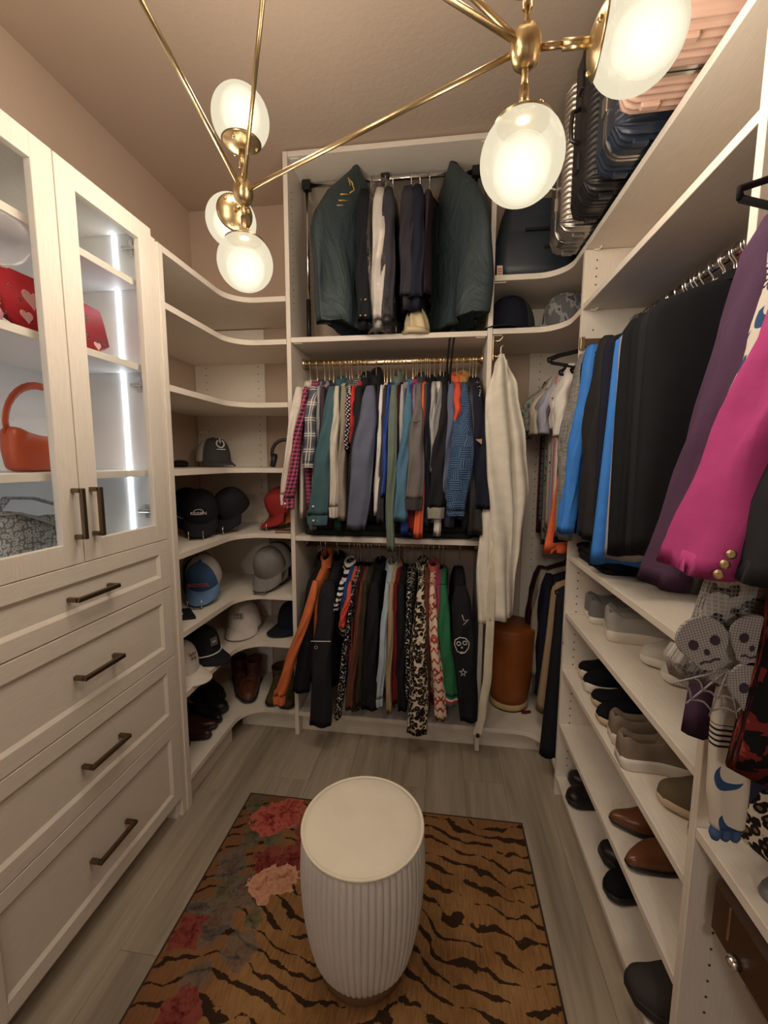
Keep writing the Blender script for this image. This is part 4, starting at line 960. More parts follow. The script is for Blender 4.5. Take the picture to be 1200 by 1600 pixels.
# ------------------------------------------------------------------ hanging clothes
def garment(label, nm, cat, group, O, rz, mat, L=.70, hw=.21, th=.024, sl=.56, sw=(.042, .036), sd=.028, lean=0., blean=0., out=.03, smat=None, cuff=None, collar=None, back=True, drop=.115, slope=.065, fold=.008, flare=0., cufflen=.05, buttons=0, bmat=None, neck=.052, tw=0., strap=False, hemcurve=0., front=True, outlin=False, splay=0., pleat=.0055):
    o = thing(nm.replace('-', '_'), label, cat, O, (0, 0, rz + tw), group)
    rnd = random.Random(hash(label) % 99991 if False else sum(ord(c) * (i + 1) for i, c in enumerate(label)))
    ph = rnd.uniform(0, 6); N = 26
    st_ = max(th, sw[0] * .72) if sl > 0 else th
    rows = [(0, neck, .022), (.010, neck * 1.35, .024), (slope * .5, hw * .62, max(.024, st_ * .9)), (slope * .85, hw * .90, st_), (slope + .02, hw * .985, st_), (slope + .06, hw, max(th, st_ * .85))]
    k = max(6, int(L / .055))
    for i in range(1, k + 1): f = i / k; rows.append((slope + .06 + (L - slope - .06) * f, hw * (1 + flare * f), th * (1 + .25 * f)))
    rings, uvs = [], []
    for d, w_, t_ in rows:
        g = min(1, max(0, (d - slope) / .25)); ring, uv = [], []
        for j in range(N):
            a = 2 * PI * j / N; c, s = math.cos(a), math.sin(a)
            y = w_ * math.copysign(abs(c) ** .8, c); x = t_ * math.copysign(abs(s) ** .8, s)
            x += fold * g * math.sin(11 * y / max(hw, .05) * .9 + ph + d * 4) + .5 * fold * g * math.sin(23 * y / hw + 2 * ph + d * 2) + blean * d / L
            z = -drop - d
            if d > L - .02: z += hemcurve * (abs(y) / hw) ** 2 + .004 * math.sin(9 * y / hw + ph)
            ring.append((x, y, z)); uv.append((y + (.003 if s > 0 else .37), z))
        rings.append(ring); uvs.append(uv)
    inner = [(x * .9 + rings[-1][j][0] * .0, y * .97, z + .02) for j, (x, y, z) in enumerate(rings[-1])]
    MB().loft(rings + [inner], uvs + [uvs[-1]], True, True).build('body', mat, o)
    def sleeve(s):
        S = Vector((0, s * (hw - sw[0] * .55), -drop - slope - .012)); R, U = [], []; K = 20; M_ = 24
        for i in range(K + 1):
            t = i / K
            ln = lean if s < 0 else lean * .3; ou = out if s < 0 else .01
            p = S + Vector((ln * t ** 1.15, s * (ou * (t if outlin else math.sin(min(1, t * 1.6) * PI / 2)) - .012 * t), -sl * t))
            rx = lerp(sw[0], sw[1], t); ry = sd * (1 - .15 * t)
            if splay: rx += splay * math.sin(PI * t)
            if i == 0: rx *= .55; ry *= .6; p.z += .035
            if i == 1: rx *= .92; p.z += .012
            wr = .0035 * math.sin(9 * t + ph) * (t > .15)
            ring, uv = [], []
            for j in range(M_):
                a = 2 * PI * j / M_; c, sn = math.cos(a), math.sin(a)
                ring.append((p.x + rx * math.copysign(abs(c) ** .8, c) + wr, p.y + ry * math.copysign(abs(sn) ** .8, sn) + (.003 * math.sin(14 * t + 3 * a + ph) + pleat * math.sin(5 * a + ph + 5 * t) * min(1, 3 * t) + .9 * pleat * math.sin(17 * t + 4 * c + 2 * ph) * math.sin(PI * t)), p.z)); uv.append((rx * 1.0 * a, p.z))
            R.append(ring); U.append(uv)
        inn = [((x - p.x) * .8 + p.x, (y - p.y) * .7 + p.y, z + .03) for x, y, z in R[-1]]
        so = MB().loft(R + [inn], U + [U[-1]], True, True).build('sleeve', smat or mat, o)
        if cuff:
            rs, us = [], []
            for dz, kx in ((.006, 1.02), (0, 1.06), (-cufflen * .9, .98), (-cufflen, .94), (-cufflen + .01, .8)):
                rs.append([((x - p.x) * kx + p.x, (y - p.y) * kx + p.y, z + dz) for x, y, z in R[-1]]); us.append([(x * 1.0, z + dz) for x, y, z in R[-1]])
            MB().loft(rs, us, False, True).build('cuff', cuff, so)
        if buttons and s < 0:
            for b_ in range(buttons):
                bx = p.x + (-.012 + .024 * (b_ % 2)) ; bz = p.z + (-.02 if cuff else .016) + .07 * (b_ // 2)
                MB().lathe([(0, 0), (.0055, 0), (.006, .0015), (0, .002)], 12, (bx, p.y - sd * .95 - .001, bz), (0, -1, 0)).build('button', bmat, so)
        return so
    if sl > 0:
        if front: sleeve(-1)
        if back: sleeve(1)
    if collar:
        cm, ch_ = collar; rs, us = [], []
        for dz, k1 in ((-.018, 1.35), (ch_ * .25, 1.12), (ch_ * .7, .98), (ch_ * .9, .80), (ch_ * .8, .66), (.0, .68)):
            rs.append([((neck + .012) * k1 * math.cos(2 * PI * j / 20), .034 * k1 * math.sin(2 * PI * j / 20) * 1.0, -drop + dz + .012 * math.cos(2 * PI * j / 20) * 0) for j in range(20)])
            us.append([(.06 * 2 * PI * j / 20, dz) for j in range(20)])
        rs = [[(y * (1. - .25 * max(0, -x) / neck), x, z + (.45 * ch_ * x / neck if i_ else 0)) for x, y, z in r] for i_, r in enumerate(rs)]
        MB().loft(rs, us, False, False).build('collar', cm, o)
    return o

# hangers: one mesh set per kind, copied along the rails
def hanger_proto(name, mat, hookmat, hw=.20, r=.0035, drop=.115, slope=.075, sq=1.):
    hk = MB().tube([(0, .019 * math.cos(D(a)), .0 + .019 * math.sin(D(a))) for a in range(-30, 181, 15)] + [(0, -.017, -.012), (0, -.004, -.030), (0, 0, -drop + .01), (0, 0, -drop)], .003, 6).mesh('hook', hookmat)
    arm = MB(); pts = [(0, 0, -drop)] + [(0, s_, z_) for s_, z_ in ((hw * .35, -drop - slope * .18), (hw * .8, -drop - slope * .7), (hw * .97, -drop - slope), (hw * .94, -drop - slope - .012))]
    full = [(0, -y, z) for _, y, z in pts[:0:-1]] + pts
    full = full + [(0, -hw * .94, -drop - slope - .012)]
    am = MB().tube(full, r, 8, True, sq).mesh('shoulder_bar', mat)
    return hk, am
HP = {'gold': hanger_proto('g', VELVET, GOLDROD), 'dark': hanger_proto('d', VELVET, CHROME), 'velvet': hanger_proto('v', VELVET, CHROME, .21, .0052, .08)}
def hanger(kind, O, rz, label, group, rot=None):
    o = thing('clothes_hanger', label, 'hanger', O, rot or (0, 0, rz), group)
    for n, me in zip(('hook', 'shoulder_bar'), HP[kind]):
        c = bpy.data.objects.new(n, me); col.objects.link(c); c.parent = o
    return o
def hlabel(l): return ' '.join(('hanger holding the ' + l).split()[:16]).rstrip(',')
LINEN = lambda n, c, **k: cloth(n, c, **k)
c_ = cloth
IV = c_('ivory_cotton', (222, 208, 190)); TEAL = c_('teal_corduroy', (66, 98, 104), bump=.25); OAT = c_('oatmeal_jersey', (205, 192, 172)); TAU = c_('taupe_wool', (150, 136, 120))
PLUM = c_('plum_cotton', (74, 52, 62)); LGR = c_('light_grey_cotton', (168, 160, 158)); BLK = c_('black_cotton', (30, 30, 33)); BLK2 = c_('soft_black_fleece', (38, 37, 40)); SLT = c_('slate_blue_jersey', (96, 98, 116))
NAV = c_('navy_wool', (34, 36, 50)); CHR = c_('charcoal_wool', (58, 55, 60)); ROY = c_('royal_blue_jersey', (48, 78, 158)); SAGE = c_('sage_green_fleece', (106, 116, 102)); STEEL = c_('steel_blue_jersey', (76, 118, 142)); TGR = c_('warm_grey_fleece', (112, 104, 98))
ORG = c_('bright_orange_nylon', (238, 96, 40), rough=.6); RUST = c_('orange_shell_fabric', (214, 106, 44), rough=.6); DRED = c_('dark_red_cotton', (108, 26, 30)); MAR = c_('maroon_wool', (62, 24, 28)); DGRN = c_('dark_green_cotton', (30, 66, 48)); WHT = c_('white_cotton', (226, 216, 202)); LGY = c_('pale_grey_cotton', (172, 168, 164)); MGY = c_('mid_grey_jersey', (130, 128, 124)); MAG = c_('magenta_cotton', (170, 48, 92)); LAV = c_('dusty_blue_cotton', (112, 116, 146)); MUST = c_('mustard_wool', (196, 144, 62)); TAN = c_('tan_cotton', (170, 140, 104)); BRN = c_('brown_suede', (104, 58, 38)); OLV3 = c_('olive_camo_cotton', (58, 54, 40)); DEN = c_('light_denim', (168, 180, 188)); GREEN = c_('emerald_jersey', (34, 108, 64)); BOR = c_('bright_blue_jersey', (46, 128, 214), rough=.6); PUR = c_('purple_wool', (80, 52, 76), bump=.35); PNK = c_('magenta_pink_wool', (178, 50, 116)); ORR = c_('orange_red_satin', (222, 72, 40), rough=.5); BLUE2 = c_('cobalt_cotton', (30, 68, 130)); STONE = c_('stone_cotton', (172, 158, 136)); PUFF = c_('black_puffer_nylon', (44, 42, 42), rough=.45, spec=.4)
FC = fabc
GING = pattern('pink_navy_gingham', lambda t, uv, x, y: t.mix(t.math('MULTIPLY', t.math('ADD', band(t, x, .020, .5), band(t, y, .020, .5)), .5), FC((206, 84, 112)), FC((58, 40, 62))))
def plaidf(t, uv, x, y):
    c = t.mix(t.math('MULTIPLY', t.math('ADD', band(t, x, .075, .45), band(t, y, .075, .45)), .5), FC((104, 106, 110)), FC((66, 66, 84)))
    c = t.mix(t.math('MAXIMUM', band(t, x, .075, .06, .2), band(t, x, .075, .06, .35)), c, FC((214, 206, 190)))
    c = t.mix(t.math('MAXIMUM', band(t, y, .075, .06, .2), band(t, y, .075, .06, .35)), c, FC((214, 206, 190)))
    return c
PLAID = pattern('grey_navy_plaid', plaidf)
HOUND = pattern('black_white_houndstooth', lambda t, uv, x, y: t.mix(t.gt(t.math('ADD', band(t, t.math('ADD', x, y), .018, .5), band(t, t.math('SUBTRACT', x, y), .018, .5)), 1.5), FC((36, 32, 34)), FC((222, 206, 196))))
STRI = pattern('white_black_stripe', lambda t, uv, x, y: t.mix(band(t, y, .026, .5), FC((220, 214, 204)), FC((24, 24, 26))))
def leof(t, uv, x, y):
    d = t.vm('SCALE', t.noise(uv, 60)[1]); [n for n in t.t.nodes if n.type == 'VECT_MATH'][-1].inputs['Scale'].default_value = .012
    v = t.voro(t.vm('ADD', uv, d), 58)[0]
    return t.ramp(v, [(.0, FC((122, 88, 56))), (.22, FC((122, 88, 56))), (.26, FC((28, 22, 20))), (.56, FC((28, 22, 20))), (.62, FC((206, 188, 158)))], 'LINEAR')
LEO = pattern('leopard_print', leof)
SPK = pattern('black_white_speckle', lambda t, uv, x, y: t.mix(t.gt(t.noise(uv, 85, 2)[0], .57), FC((26, 24, 25)), FC((205, 196, 180))))
def nordf(t, uv, x, y):
    tri = t.math('PINGPONG', x, .014); z1 = t.lt(t.fract(t.math('ADD', t.math('DIVIDE', y, .05), t.math('MULTIPLY', tri, 30.))), .22)
    row = band(t, y, .15, .45); dm = t.lt(t.math('ABSOLUTE', t.math('SUBTRACT', t.fract(t.math('ADD', t.math('DIVIDE', t.math('PINGPONG', x, .028), .03), t.math('DIVIDE', t.math('PINGPONG', y, .04), .04))), .5)), .17)
    return t.mix(t.math('MAXIMUM', z1, t.math('MULTIPLY', row, dm)), FC((218, 190, 160)), FC((168, 40, 38)))
NORD = pattern('red_cream_nordic_knit', nordf)
def quiltf():
    t = T('quilted_blue_nylon', .5, 0, .35); uv = t.uv(); x, y, _ = t.sep(uv); ck = t.n('ShaderNodeTexChecker'); t.put(ck.inputs[0], t.comb(x, y)); ck.inputs['Scale'].default_value = 20.
    s1 = t.math('PINGPONG', x, .005); s2 = t.math('PINGPONG', y, .005); h = t.math('MULTIPLY', t.mix(ck.outputs['Fac'], s1, s2), 200.)
    t.color(t.mix(t.lt(h, .28), FC((74, 108, 146)), FC((38, 56, 84)))); t.bump(h, .8, .006); return t.m
QUILT = quiltf()
SLV = 2.03
def wx(px, py, y=SLV): return at(px, py, 1, y).x
def rail(zr, pxt, pyt, pxb, pyb, w0, w1, label, nm, cat, mat, group, hk='gold', bodyb=None, **kw):
    """clothes on the back rails: the front sleeve runs from (pxt,pyt) to (pxb,pyb) in the photo survey, w0/w1 its widths in photo pixels"""
    x0 = wx(pxt, pyt); x1 = wx(pxb, pyb); zb = at(pxb, pyb, 1, SLV).z; ppm = 325.
    drop = kw.get('drop', .115); slope = kw.get('slope', .065)
    sl = zr - drop - slope - zb - (kw.get('cufflen', .05) if kw.get('cuff') else 0)
    kw.setdefault('L', .70 if zr > 1.5 else .62)
    if bodyb: kw['L'] = zr - drop - at(pxb, bodyb, 1, SLV).z
    kw.setdefault('sw', (w0 / ppm / 2, w1 / ppm / 2)); kw.setdefault('out', .035)
    g = garment(label, nm, cat, group, (x0, RY, zr), 0., mat, sl=sl, lean=x1 - x0, **kw)
    hanger(hk, (x0, RY, zr + .0), 0., hlabel(label), 'hangers on the upper back rail' if zr > 1.5 else 'hangers on the lower back rail')
    return g
GU, GL = 'clothes on the upper back rail', 'clothes on the lower back rail'
def U(*a, **k): return rail(RZU, *a, GU, **k)
def Lo(*a, **k): return rail(RZL, *a, GL, hk='dark', **k)
S_, J_, H_ = ('shirt', 'shirt'), ('jacket', 'jacket'), ('sweater', 'sweater')
WB = plain('white_button', (.78, .76, .72), .3)
U(462, 610, 444, 786, 18, 13, 'ivory shirt, leftmost on the upper back rail', *S_, IV, out=.05, cuff=IV, th=.016, collar=(IV, .03))
U(474, 612, 452, 792, 10, 17, 'pink and navy gingham shirt beside the ivory shirt', *S_, GING, out=.055, cuff=GING, bodyb=797, buttons=1, bmat=WB, collar=(GING, .03))
U(487, 608, 484, 727, 17, 18, 'grey plaid shirt with white lines beside the gingham shirt', *S_, PLAID, out=.055, sd=.03, bodyb=800, cuff=PLAID, cufflen=.02, collar=(PLAID, .03), hw=.225)
U(495, 612, 484, 826, 8, 12, 'light grey shirt hidden behind the plaid shirt', *S_, LGR, out=.0)
U(502, 612, 490, 820, 8, 12, 'plum shirt between the plaid and teal shirts', *S_, PLUM, out=.01, bodyb=826)
U(515, 606, 497, 816, 17, 33, 'teal corduroy shirt with white cuff buttons', *S_, TEAL, out=.075, sd=.026, buttons=3, bmat=WB, collar=(TEAL, .045), cuff=TEAL, cufflen=.045)
U(524, 608, 522, 805, 11, 14, 'oatmeal henley with ribbed cuff beside the teal shirt', 'shirt', 'shirt', OAT, out=.06, cuff=OAT, cufflen=.05)
U(534, 608, 533, 810, 13, 13, 'taupe wool sweater beside the oatmeal henley', *H_, TAU, out=.04, collar=(c_('grey_green_wool', (86, 94, 92)), .04))
U(530, 615, 524, 828, 6, 12, 'dark green shirt whose cuff shows below the henley', *S_, DGRN, out=.01)
U(545, 604, 541, 700, 14, 6, 'houndstooth black and white jacket', *J_, HOUND, out=.045, collar=(HOUND, .05), bodyb=815)
U(550, 606, 548, 690, 8, 4, 'red blouse beside the houndstooth jacket', *S_, c_('red_cotton', (200, 44, 40)), out=.035, collar=(c_('red_cotton', 0), .02))
U(558, 606, 549, 815, 15, 18, 'black zip jacket beside the houndstooth one', *J_, BLK2, out=.045, collar=(BLK2, .06))
U(576, 606, 558, 822, 22, 31, 'black hooded sweatshirt with slate blue sleeves', *H_, BLK2, out=.085, smat=SLT, sd=.034, collar=(BLK2, .075), sw=(.036, .046), splay=.014)
U(590, 612, 588, 760, 7, 7, 'navy shirt next to the slate-sleeved sweatshirt', *S_, NAV, out=.02)
U(595, 608, 588, 802, 7, 11, 'white long sleeve shirt beside the charcoal one', *S_, WHT, out=.035, th=.014)
U(601, 606, 594, 814, 8, 14, 'charcoal sweater next to the white shirt', *H_, CHR, out=.04, bodyb=826)
U(606, 606, 598, 772, 6, 9, 'royal blue long sleeve shirt', *S_, ROY, out=.05)
U(614, 602, 611, 856, 15, 13, 'sage green hooded sweatshirt with dangling sleeve', *H_, SAGE, out=.085, sd=.026, collar=(SAGE, .06), bodyb=822)
U(622, 608, 618, 820, 7, 8, 'maroon sweater behind the sage sweatshirt', *H_, MAR, out=.01)
U(628, 606, 624, 800, 8, 9, 'pale grey shirt next to the steel blue shirt', *S_, LGY, out=.025)
U(639, 602, 624, 810, 11, 25, 'steel blue long sleeve shirt', *S_, STEEL, out=.075, collar=(STEEL, .03), bodyb=834)
U(640, 610, 634, 833, 7, 22, 'cobalt shirt whose hem shows under the steel blue one', *S_, ROY, out=.03)
U(644, 606, 642, 828, 6, 12, 'magenta and dark red shirt beside the steel blue one', *S_, DRED, out=.04, collar=(MAG, .03))
U(647, 606, 646, 700, 6, 8, 'dusty blue shirt behind the grey fleece', *S_, LAV, out=.04)
def swoosh(g):
    MB().tube([(-.016, 0, .004), (-.010, 0, -.004), (.0, 0, -.003), (.018, 0, .006)], [.001, .003, .0025, .0008], 6).xf(M4((-.004, -.305, -.34))).build('printed_mark', TXK, g)
g = U(654, 606, 648, 792, 12, 27, 'warm grey fleece with small black check mark and dark cuff', *H_, TGR, out=.09, sd=.03, collar=(c_('dark_grey_fleece', (66, 62, 62)), .05), cuff=c_('dark_grey_fleece', 0), cufflen=.05, splay=.006); swoosh(g)
U(661, 608, 654, 836, 6, 15, 'bright orange shell beside the grey fleece', *J_, ORG, out=.055, th=.014)
U(665, 606, 663, 825, 9, 10, 'dark charcoal shirt right of the orange shell', *S_, c_('graphite_cotton', (74, 74, 76)), out=.03)
U(669, 602, 666, 820, 11, 12, 'black sweater beside the graphite shirt', *H_, NAV, out=.045, collar=(BLK, .04))
U(677, 604, 675, 730, 10, 6, 'pale grey crew shirt right of the black sweater', *S_, LGY, out=.04)
U(688, 604, 676, 735, 10, 10, 'mid grey sweater sleeve tapering beside black jacket', *H_, MGY, out=.05, bodyb=810)
U(693, 602, 680, 806, 15, 26, 'soft black fleece jacket left of the slate shirt', *J_, BLK2, out=.07, collar=(BLK2, .05), cuff=c_('pale_khaki_cotton', (150, 144, 128)), cufflen=.05)
U(686, 615, 683, 834, 6, 12, 'white undershirt whose cuff dangles below the others', *S_, WHT, out=.03)
U(706, 606, 696, 780, 13, 18, 'slate blue shirt with bent sleeve', *S_, c_('slate_blue_oxford', (98, 104, 128)), out=.06, splay=.004, bodyb=826)
U(716, 602, 712, 668, 13, 5, 'orange rain jacket showing its collar', *J_, ORR, out=.075, collar=(ORG, .05), bodyb=800)
U(727, 604, 712, 800, 14, 27, 'quilted blue jacket with mustard collar', *J_, QUILT, out=.115, sd=.036, collar=(MUST, .055), splay=.022, cuff=QUILT, cufflen=.02, bodyb=815)
U(738, 608, 741, 830, 12, 24, 'black quilted puffer beside the navy coat', *J_, PUFF, out=.075, th=.03, bodyb=832)
g = U(744, 606, 753, 790, 18, 26, 'navy wool coat with small tan patch, rightmost on the rail', *J_, NAV, out=.085, sd=.03, collar=(NAV, .03), bodyb=800)
MB().add([(-.014, 0, .010), (.014, 0, .012), (.014, 0, -.012), (-.014, -.0015, .010), (.014, -.0015, .012), (.014, -.0015, -.012)], [[0, 1, 2], [3, 4, 5], [0, 1, 4, 3], [1, 2, 5, 4], [2, 0, 3, 5]], smooth=False).xf(M4((.012, -.316, -.43))).build('leather_patch', plain('tan_leather_patch', (.45, .28, .14), .6), g)
U(749, 612, 752, 700, 7, 5, 'grey speckled knit against the right panel', *H_, SPK, out=.0)
# lower rail
Lo(490, 884, 440, 1090, 14, 20, 'orange shell jacket, leftmost on the lower back rail', *J_, RUST, out=.075, cuff=RUST, cufflen=.045, collar=(RUST, .06), hw=.23)
Lo(482, 890, 470, 1078, 18, 30, 'black jacket behind the orange jacket sleeve', *J_, BLK, out=.05, collar=(BLK, .05), th=.03)
g = Lo(510, 885, 506, 1116, 28, 37, 'black softshell jacket with pale piped pocket', *J_, BLK2, out=.115, sd=.035, collar=(BLK, .05), hw=.23)
MB().tube([(-.05, -.362, -.42), (.05, -.362, -.415)], .0025, 6).build('piping', plain('pale_piping', (.6, .56, .5), .6), g)
MB().tube([(.008 * math.cos(2 * PI * k / 14) - .025, -.362, -.45 + .007 * math.sin(2 * PI * k / 14)) for k in range(15)], .0014, 6, False).build('logo_ring', plain('grey_print', (.35, .35, .36), .6), g)
Lo(531, 880, 524, 950, 10, 8, 'black and white striped top on the lower rail', 'top', 'top', STRI, out=.045, smat=STRI, collar=(STRI, .03), bodyb=1000)
Lo(539, 884, 535, 960, 8, 10, 'cobalt blue blouse beside the striped top', 'blouse', 'blouse', BLUE2, out=.04)
Lo(545, 884, 534, 975, 9, 11, 'orange red blouse on the lower rail', 'blouse', 'blouse', ORR, out=.06)
Lo(549, 888, 528, 1116, 7, 12, 'black and cream animal print dress', 'dress', 'dress', SPK, out=.06, bodyb=1116)
Lo(556, 884, 552, 1090, 8, 9, 'maroon cardigan beside the animal print dress', 'cardigan', 'cardigan', MAR, out=.03)
Lo(563, 884, 546, 1102, 8, 15, 'brown suede jacket sleeve on the lower rail', *J_, BRN, out=.06)
Lo(569, 886, 560, 1098, 9, 12, 'dark olive camouflage jacket', *J_, OLV3, out=.045)
Lo(583, 884, 578, 1097, 18, 28, 'black biker jacket with ribbed shoulder', *J_, BLK, out=.095, sd=.03, collar=(BLK, .03))
Lo(604, 880, 594, 1094, 10, 14, 'light denim jacket on the lower rail', *J_, DEN, out=.08, cuff=DEN, cufflen=.04, collar=(DEN, .03))
Lo(611, 880, 608, 1106, 9, 10, 'tan cotton jacket beside the denim one', *J_, TAN, out=.07, collar=(TAN, .03))
Lo(617, 884, 618, 1094, 9, 12, 'dark red cardigan right of the tan jacket', 'cardigan', 'cardigan', DRED, out=.05)
Lo(626, 884, 628, 1104, 12, 16, 'black blazer between the red cardigan and leopard coat', *J_, BLK, out=.06)
Lo(639, 882, 637, 1090, 9, 10, 'black top with white sequin trim', 'top', 'top', SPK, out=.05)
Lo(658, 878, 653, 1130, 15, 33, 'leopard print coat on the lower rail', 'coat', 'coat', LEO, out=.115, sd=.032, collar=(LEO, .04), splay=.006, bodyb=1118)
Lo(667, 884, 668, 1085, 9, 12, 'brown and black patterned cardigan', 'cardigan', 'cardigan', BRN, out=.05)
Lo(676, 882, 690, 1112, 13, 20, 'red and cream nordic knit sweater', *H_, NORD, out=.10, sd=.03, collar=(c_('coral_knit', (206, 96, 88)), .03))
Lo(686, 886, 698, 1100, 9, 16, 'pink cardigan behind the green sweater', 'cardigan', 'cardigan', c_('raspberry_knit', (150, 52, 84)), out=.05, bodyb=1116)
TRIM = pattern('red_white_teal_stripe', lambda t, uv, x, y: t.ramp(t.fract(t.math('DIVIDE', y, .045)), [(0, FC((168, 46, 40))), (.34, FC((210, 196, 176))), (.6, FC((40, 96, 84)))], 'CONSTANT'))
Lo(693, 884, 704, 1090, 18, 23, 'emerald green sweater with striped cuff', *H_, GREEN, out=.105, sd=.028, cuff=TRIM, cufflen=.05)
g = Lo(722, 884, 731, 1112, 26, 26, 'black sweater with white skull outline, rightmost on the lower rail', *H_, BLK, out=.105, sd=.036, hw=.22, sw=(.045, .042), splay=.012)
SKL = plain('white_print_line', (.66, .63, .58), .7)
def outline(pts, x, z, s, r=.0022, closed=True):
    P = [(x + a * s, -.356, z + b * s) for a, b in pts]
    return MB().tube(P + (P[:1] if closed else []), r, 6, not closed).build('printed_line', SKL, g)
circ = [(math.cos(2 * PI * k / 16), math.sin(2 * PI * k / 16)) for k in range(16)]
outline([(-1, .2), (-.9, .8), (-.3, 1.2), (.5, 1.1), (1, .5), (.9, -.3), (.5, -.9), (0, -1.1), (-.6, -.8)], .002, -.40, .034)
outline(circ, -.012, -.39, .009, .002); outline(circ, .016, -.385, .009, .002); outline([(-.5, -.4), (0, .6), (.5, -.4)], .003, -.408, .008, .0015)
outline([(-1, 0), (-.5, -.4), (0, -.1), (.5, -.4), (1, 0)], .003, -.428, .018, .002, False)
outline([(0, 1), (.2, .3), (1, .2), (.35, -.2), (.5, -1), (0, -.4), (-.5, -1), (-.35, -.2), (-1, .2), (-.2, .3)], .012, -.53, .018, .0016)
outline([(0, 1), (.3, .1), (1, .3), (.2, -.6)], .0, -.28, .03, .0018, False)
# dark blanket under the upper clothes
o = thing('folded_blanket', 'dark folded blanket lying on the middle shelf under the shirts', 'blanket', (-.27, 2.28, 1.1125)); 
rs = []
for z, kx in ((0, .98), (.008, 1), (.022, 1), (.030, .97), (.032, .9)):
    rs.append([(x * kx, y * kx, z + .004 * math.sin(9 * x) * (z > .01)) for x, y in rrect(.44, .15, .03, 4)])
MB().loft(rs).build('folded_layer', c_('dark_green_black_wool', (40, 42, 40)), o); MB().loft([[(x * .96, y * .95 , z + .031) for x, y, z in r] for r in rs]).build('folded_layer', c_('dark_green_black_wool', 0), o)
# ------------------------------------------------------------------ cubby above: garment rack, suit bags, jackets
ZR = 2.885; RKY = 2.25
o = thing('garment_rack', 'chrome garment rack with black joints inside the top cubby', 'rack', (-.27, RKY, 2.1055))
xl, xr_ = -.70, .145
MB().tube([(xl, RKY, ZR), (xr_, RKY, ZR)], .011, 14).build('rail', CHROME, o, True)
for x in (xl, (xl + xr_) / 2 - .02, xr_):
    MB().box(x - .022, x + .022, RKY - .02, RKY + .02, ZR - .022, ZR + .022, .005).build('joint', BLACKP, o, True)
for x in (xl, xr_):
    MB().tube([(x, RKY, ZR - .02), (x, RKY, 2.33)], .009, 12).build('post', CHROME, o, True); MB().tube([(x, RKY, 2.335), (x, RKY, 2.1065)], .012, 12).build('lower_post', BLACKP, o, True)
fp = at(611, 518, 2, 2.128)
MB().tube([(fp.x, RKY, 2.20), (fp.x, 2.0, 2.140)], .011, 12).build('foot_tube', BLACKP, o, True)
MB().lathe([(.024, 0), (.024, .006), (.013, .02), (.011, .03)], 20, (fp.x, 1.972, 2.133), (0, 1, .22)).build('foot_disc', BLACKP, o, True)
GC = 'clothes in the top cubby'
t = T('dark_green_suit_bag_nylon', .5, 0, .3); t.color(fabc((52, 64, 66))); t.bump(t.noise(t.scale(t.uv(), (9, 4, 1)), 1., 5, .55, 1.2)[0], .7, .03); BAG = t.m
g = garment('dark green suit bag with gold emblem at the left of the top cubby', 'suit_bag', 'garment bag', GC, (-.44, RKY - .05, ZR), 0., BAG, L=.80, hw=.27, th=.055, sl=0, drop=-.035, slope=.34, neck=.012, fold=.034, flare=-.12, tw=D(-42), hemcurve=.06, blean=.05)
EM = plain('gold_embroidery', (.55, .38, .14), .45, .4)
for k, (y, z) in enumerate(((-.10, -.155), (-.11, -.185), (-.12, -.21))):
    MB().tube([(.058, y - .028, z - .006), (.060, y, z + .004), (.058, y + .026, z + .012)], .0035, 6).build('emblem_wing', EM, g)
MB().tube([(.058, -.07, -.10), (.06, -.085, -.075), (.058, -.06, -.085), (.06, -.05, -.115), (.058, -.075, -.135)], .004, 6).build('emblem_curl', EM, g)
garment('plain dark green suit bag at the right of the top cubby', 'suit_bag', 'garment bag', GC, (.035, RKY - .02, ZR), 0., BAG, L=.77, hw=.27, th=.048, sl=0, drop=-.035, slope=.34, neck=.012, fold=.026, flare=-.05, tw=D(34), hemcurve=.02)
def cub(label, px, nm, mat, **k):
    x = at(px, 400, 1, 2.1).x; k.setdefault('L', .66); k.setdefault('sl', .54)
    g = garment(label, nm, nm, GC, (x, RKY, ZR), 0., mat, hw=.21, sw=(.035, .034), out=.03, **k)
    hanger('dark', (x, RKY, ZR), 0, hlabel(label), 'hangers on the cubby rack'); return g
g = cub('black suit jacket with gold cuff buttons beside the left suit bag', 572, 'jacket', BLK, buttons=4, bmat=BRASS, th=.03)
cub('ivory dress shirt inside a clear plastic cover', 596, 'shirt', IV, th=.025)
cub('dark grey jacket under the clear plastic cover', 608, 'jacket', CHR, th=.02)
cub('charcoal suit jacket right of the plastic cover', 638, 'jacket', c_('dark_charcoal_suiting', (54, 50, 56)), th=.025, L=.57, sl=.44)
cub('navy suit jacket in the top cubby', 652, 'jacket', NAV, th=.03, L=.58, sl=.45)
cub('dark purple blouse beside the right suit bag', 668, 'blouse', c_('dark_plum_crepe', (58, 42, 50)), th=.014, collar=(TAN, .04), L=.5, front=False)
PL = T('clear_plastic_film', .08, 0, .5); gl = PL.n('ShaderNodeBsdfGlossy'); gl.inputs['Roughness'].default_value = .12; tr = PL.n('ShaderNodeBsdfTransparent'); tr.inputs[0].default_value = (.93, .94, .95, 1)
ms = PL.n('ShaderNodeMixShader'); lw = PL.n('ShaderNodeLayerWeight'); lw.inputs[0].default_value = .35
PL.t.links.new(PL.math('MULTIPLY_ADD', lw.outputs['Facing'], .35, .08), ms.inputs[0]); PL.t.links.new(tr.outputs[0], ms.inputs[1]); PL.t.links.new(gl.outputs[0], ms.inputs[2]); PL.t.links.new(ms.outputs[0], PL.t.nodes['Material Output'].inputs[0])
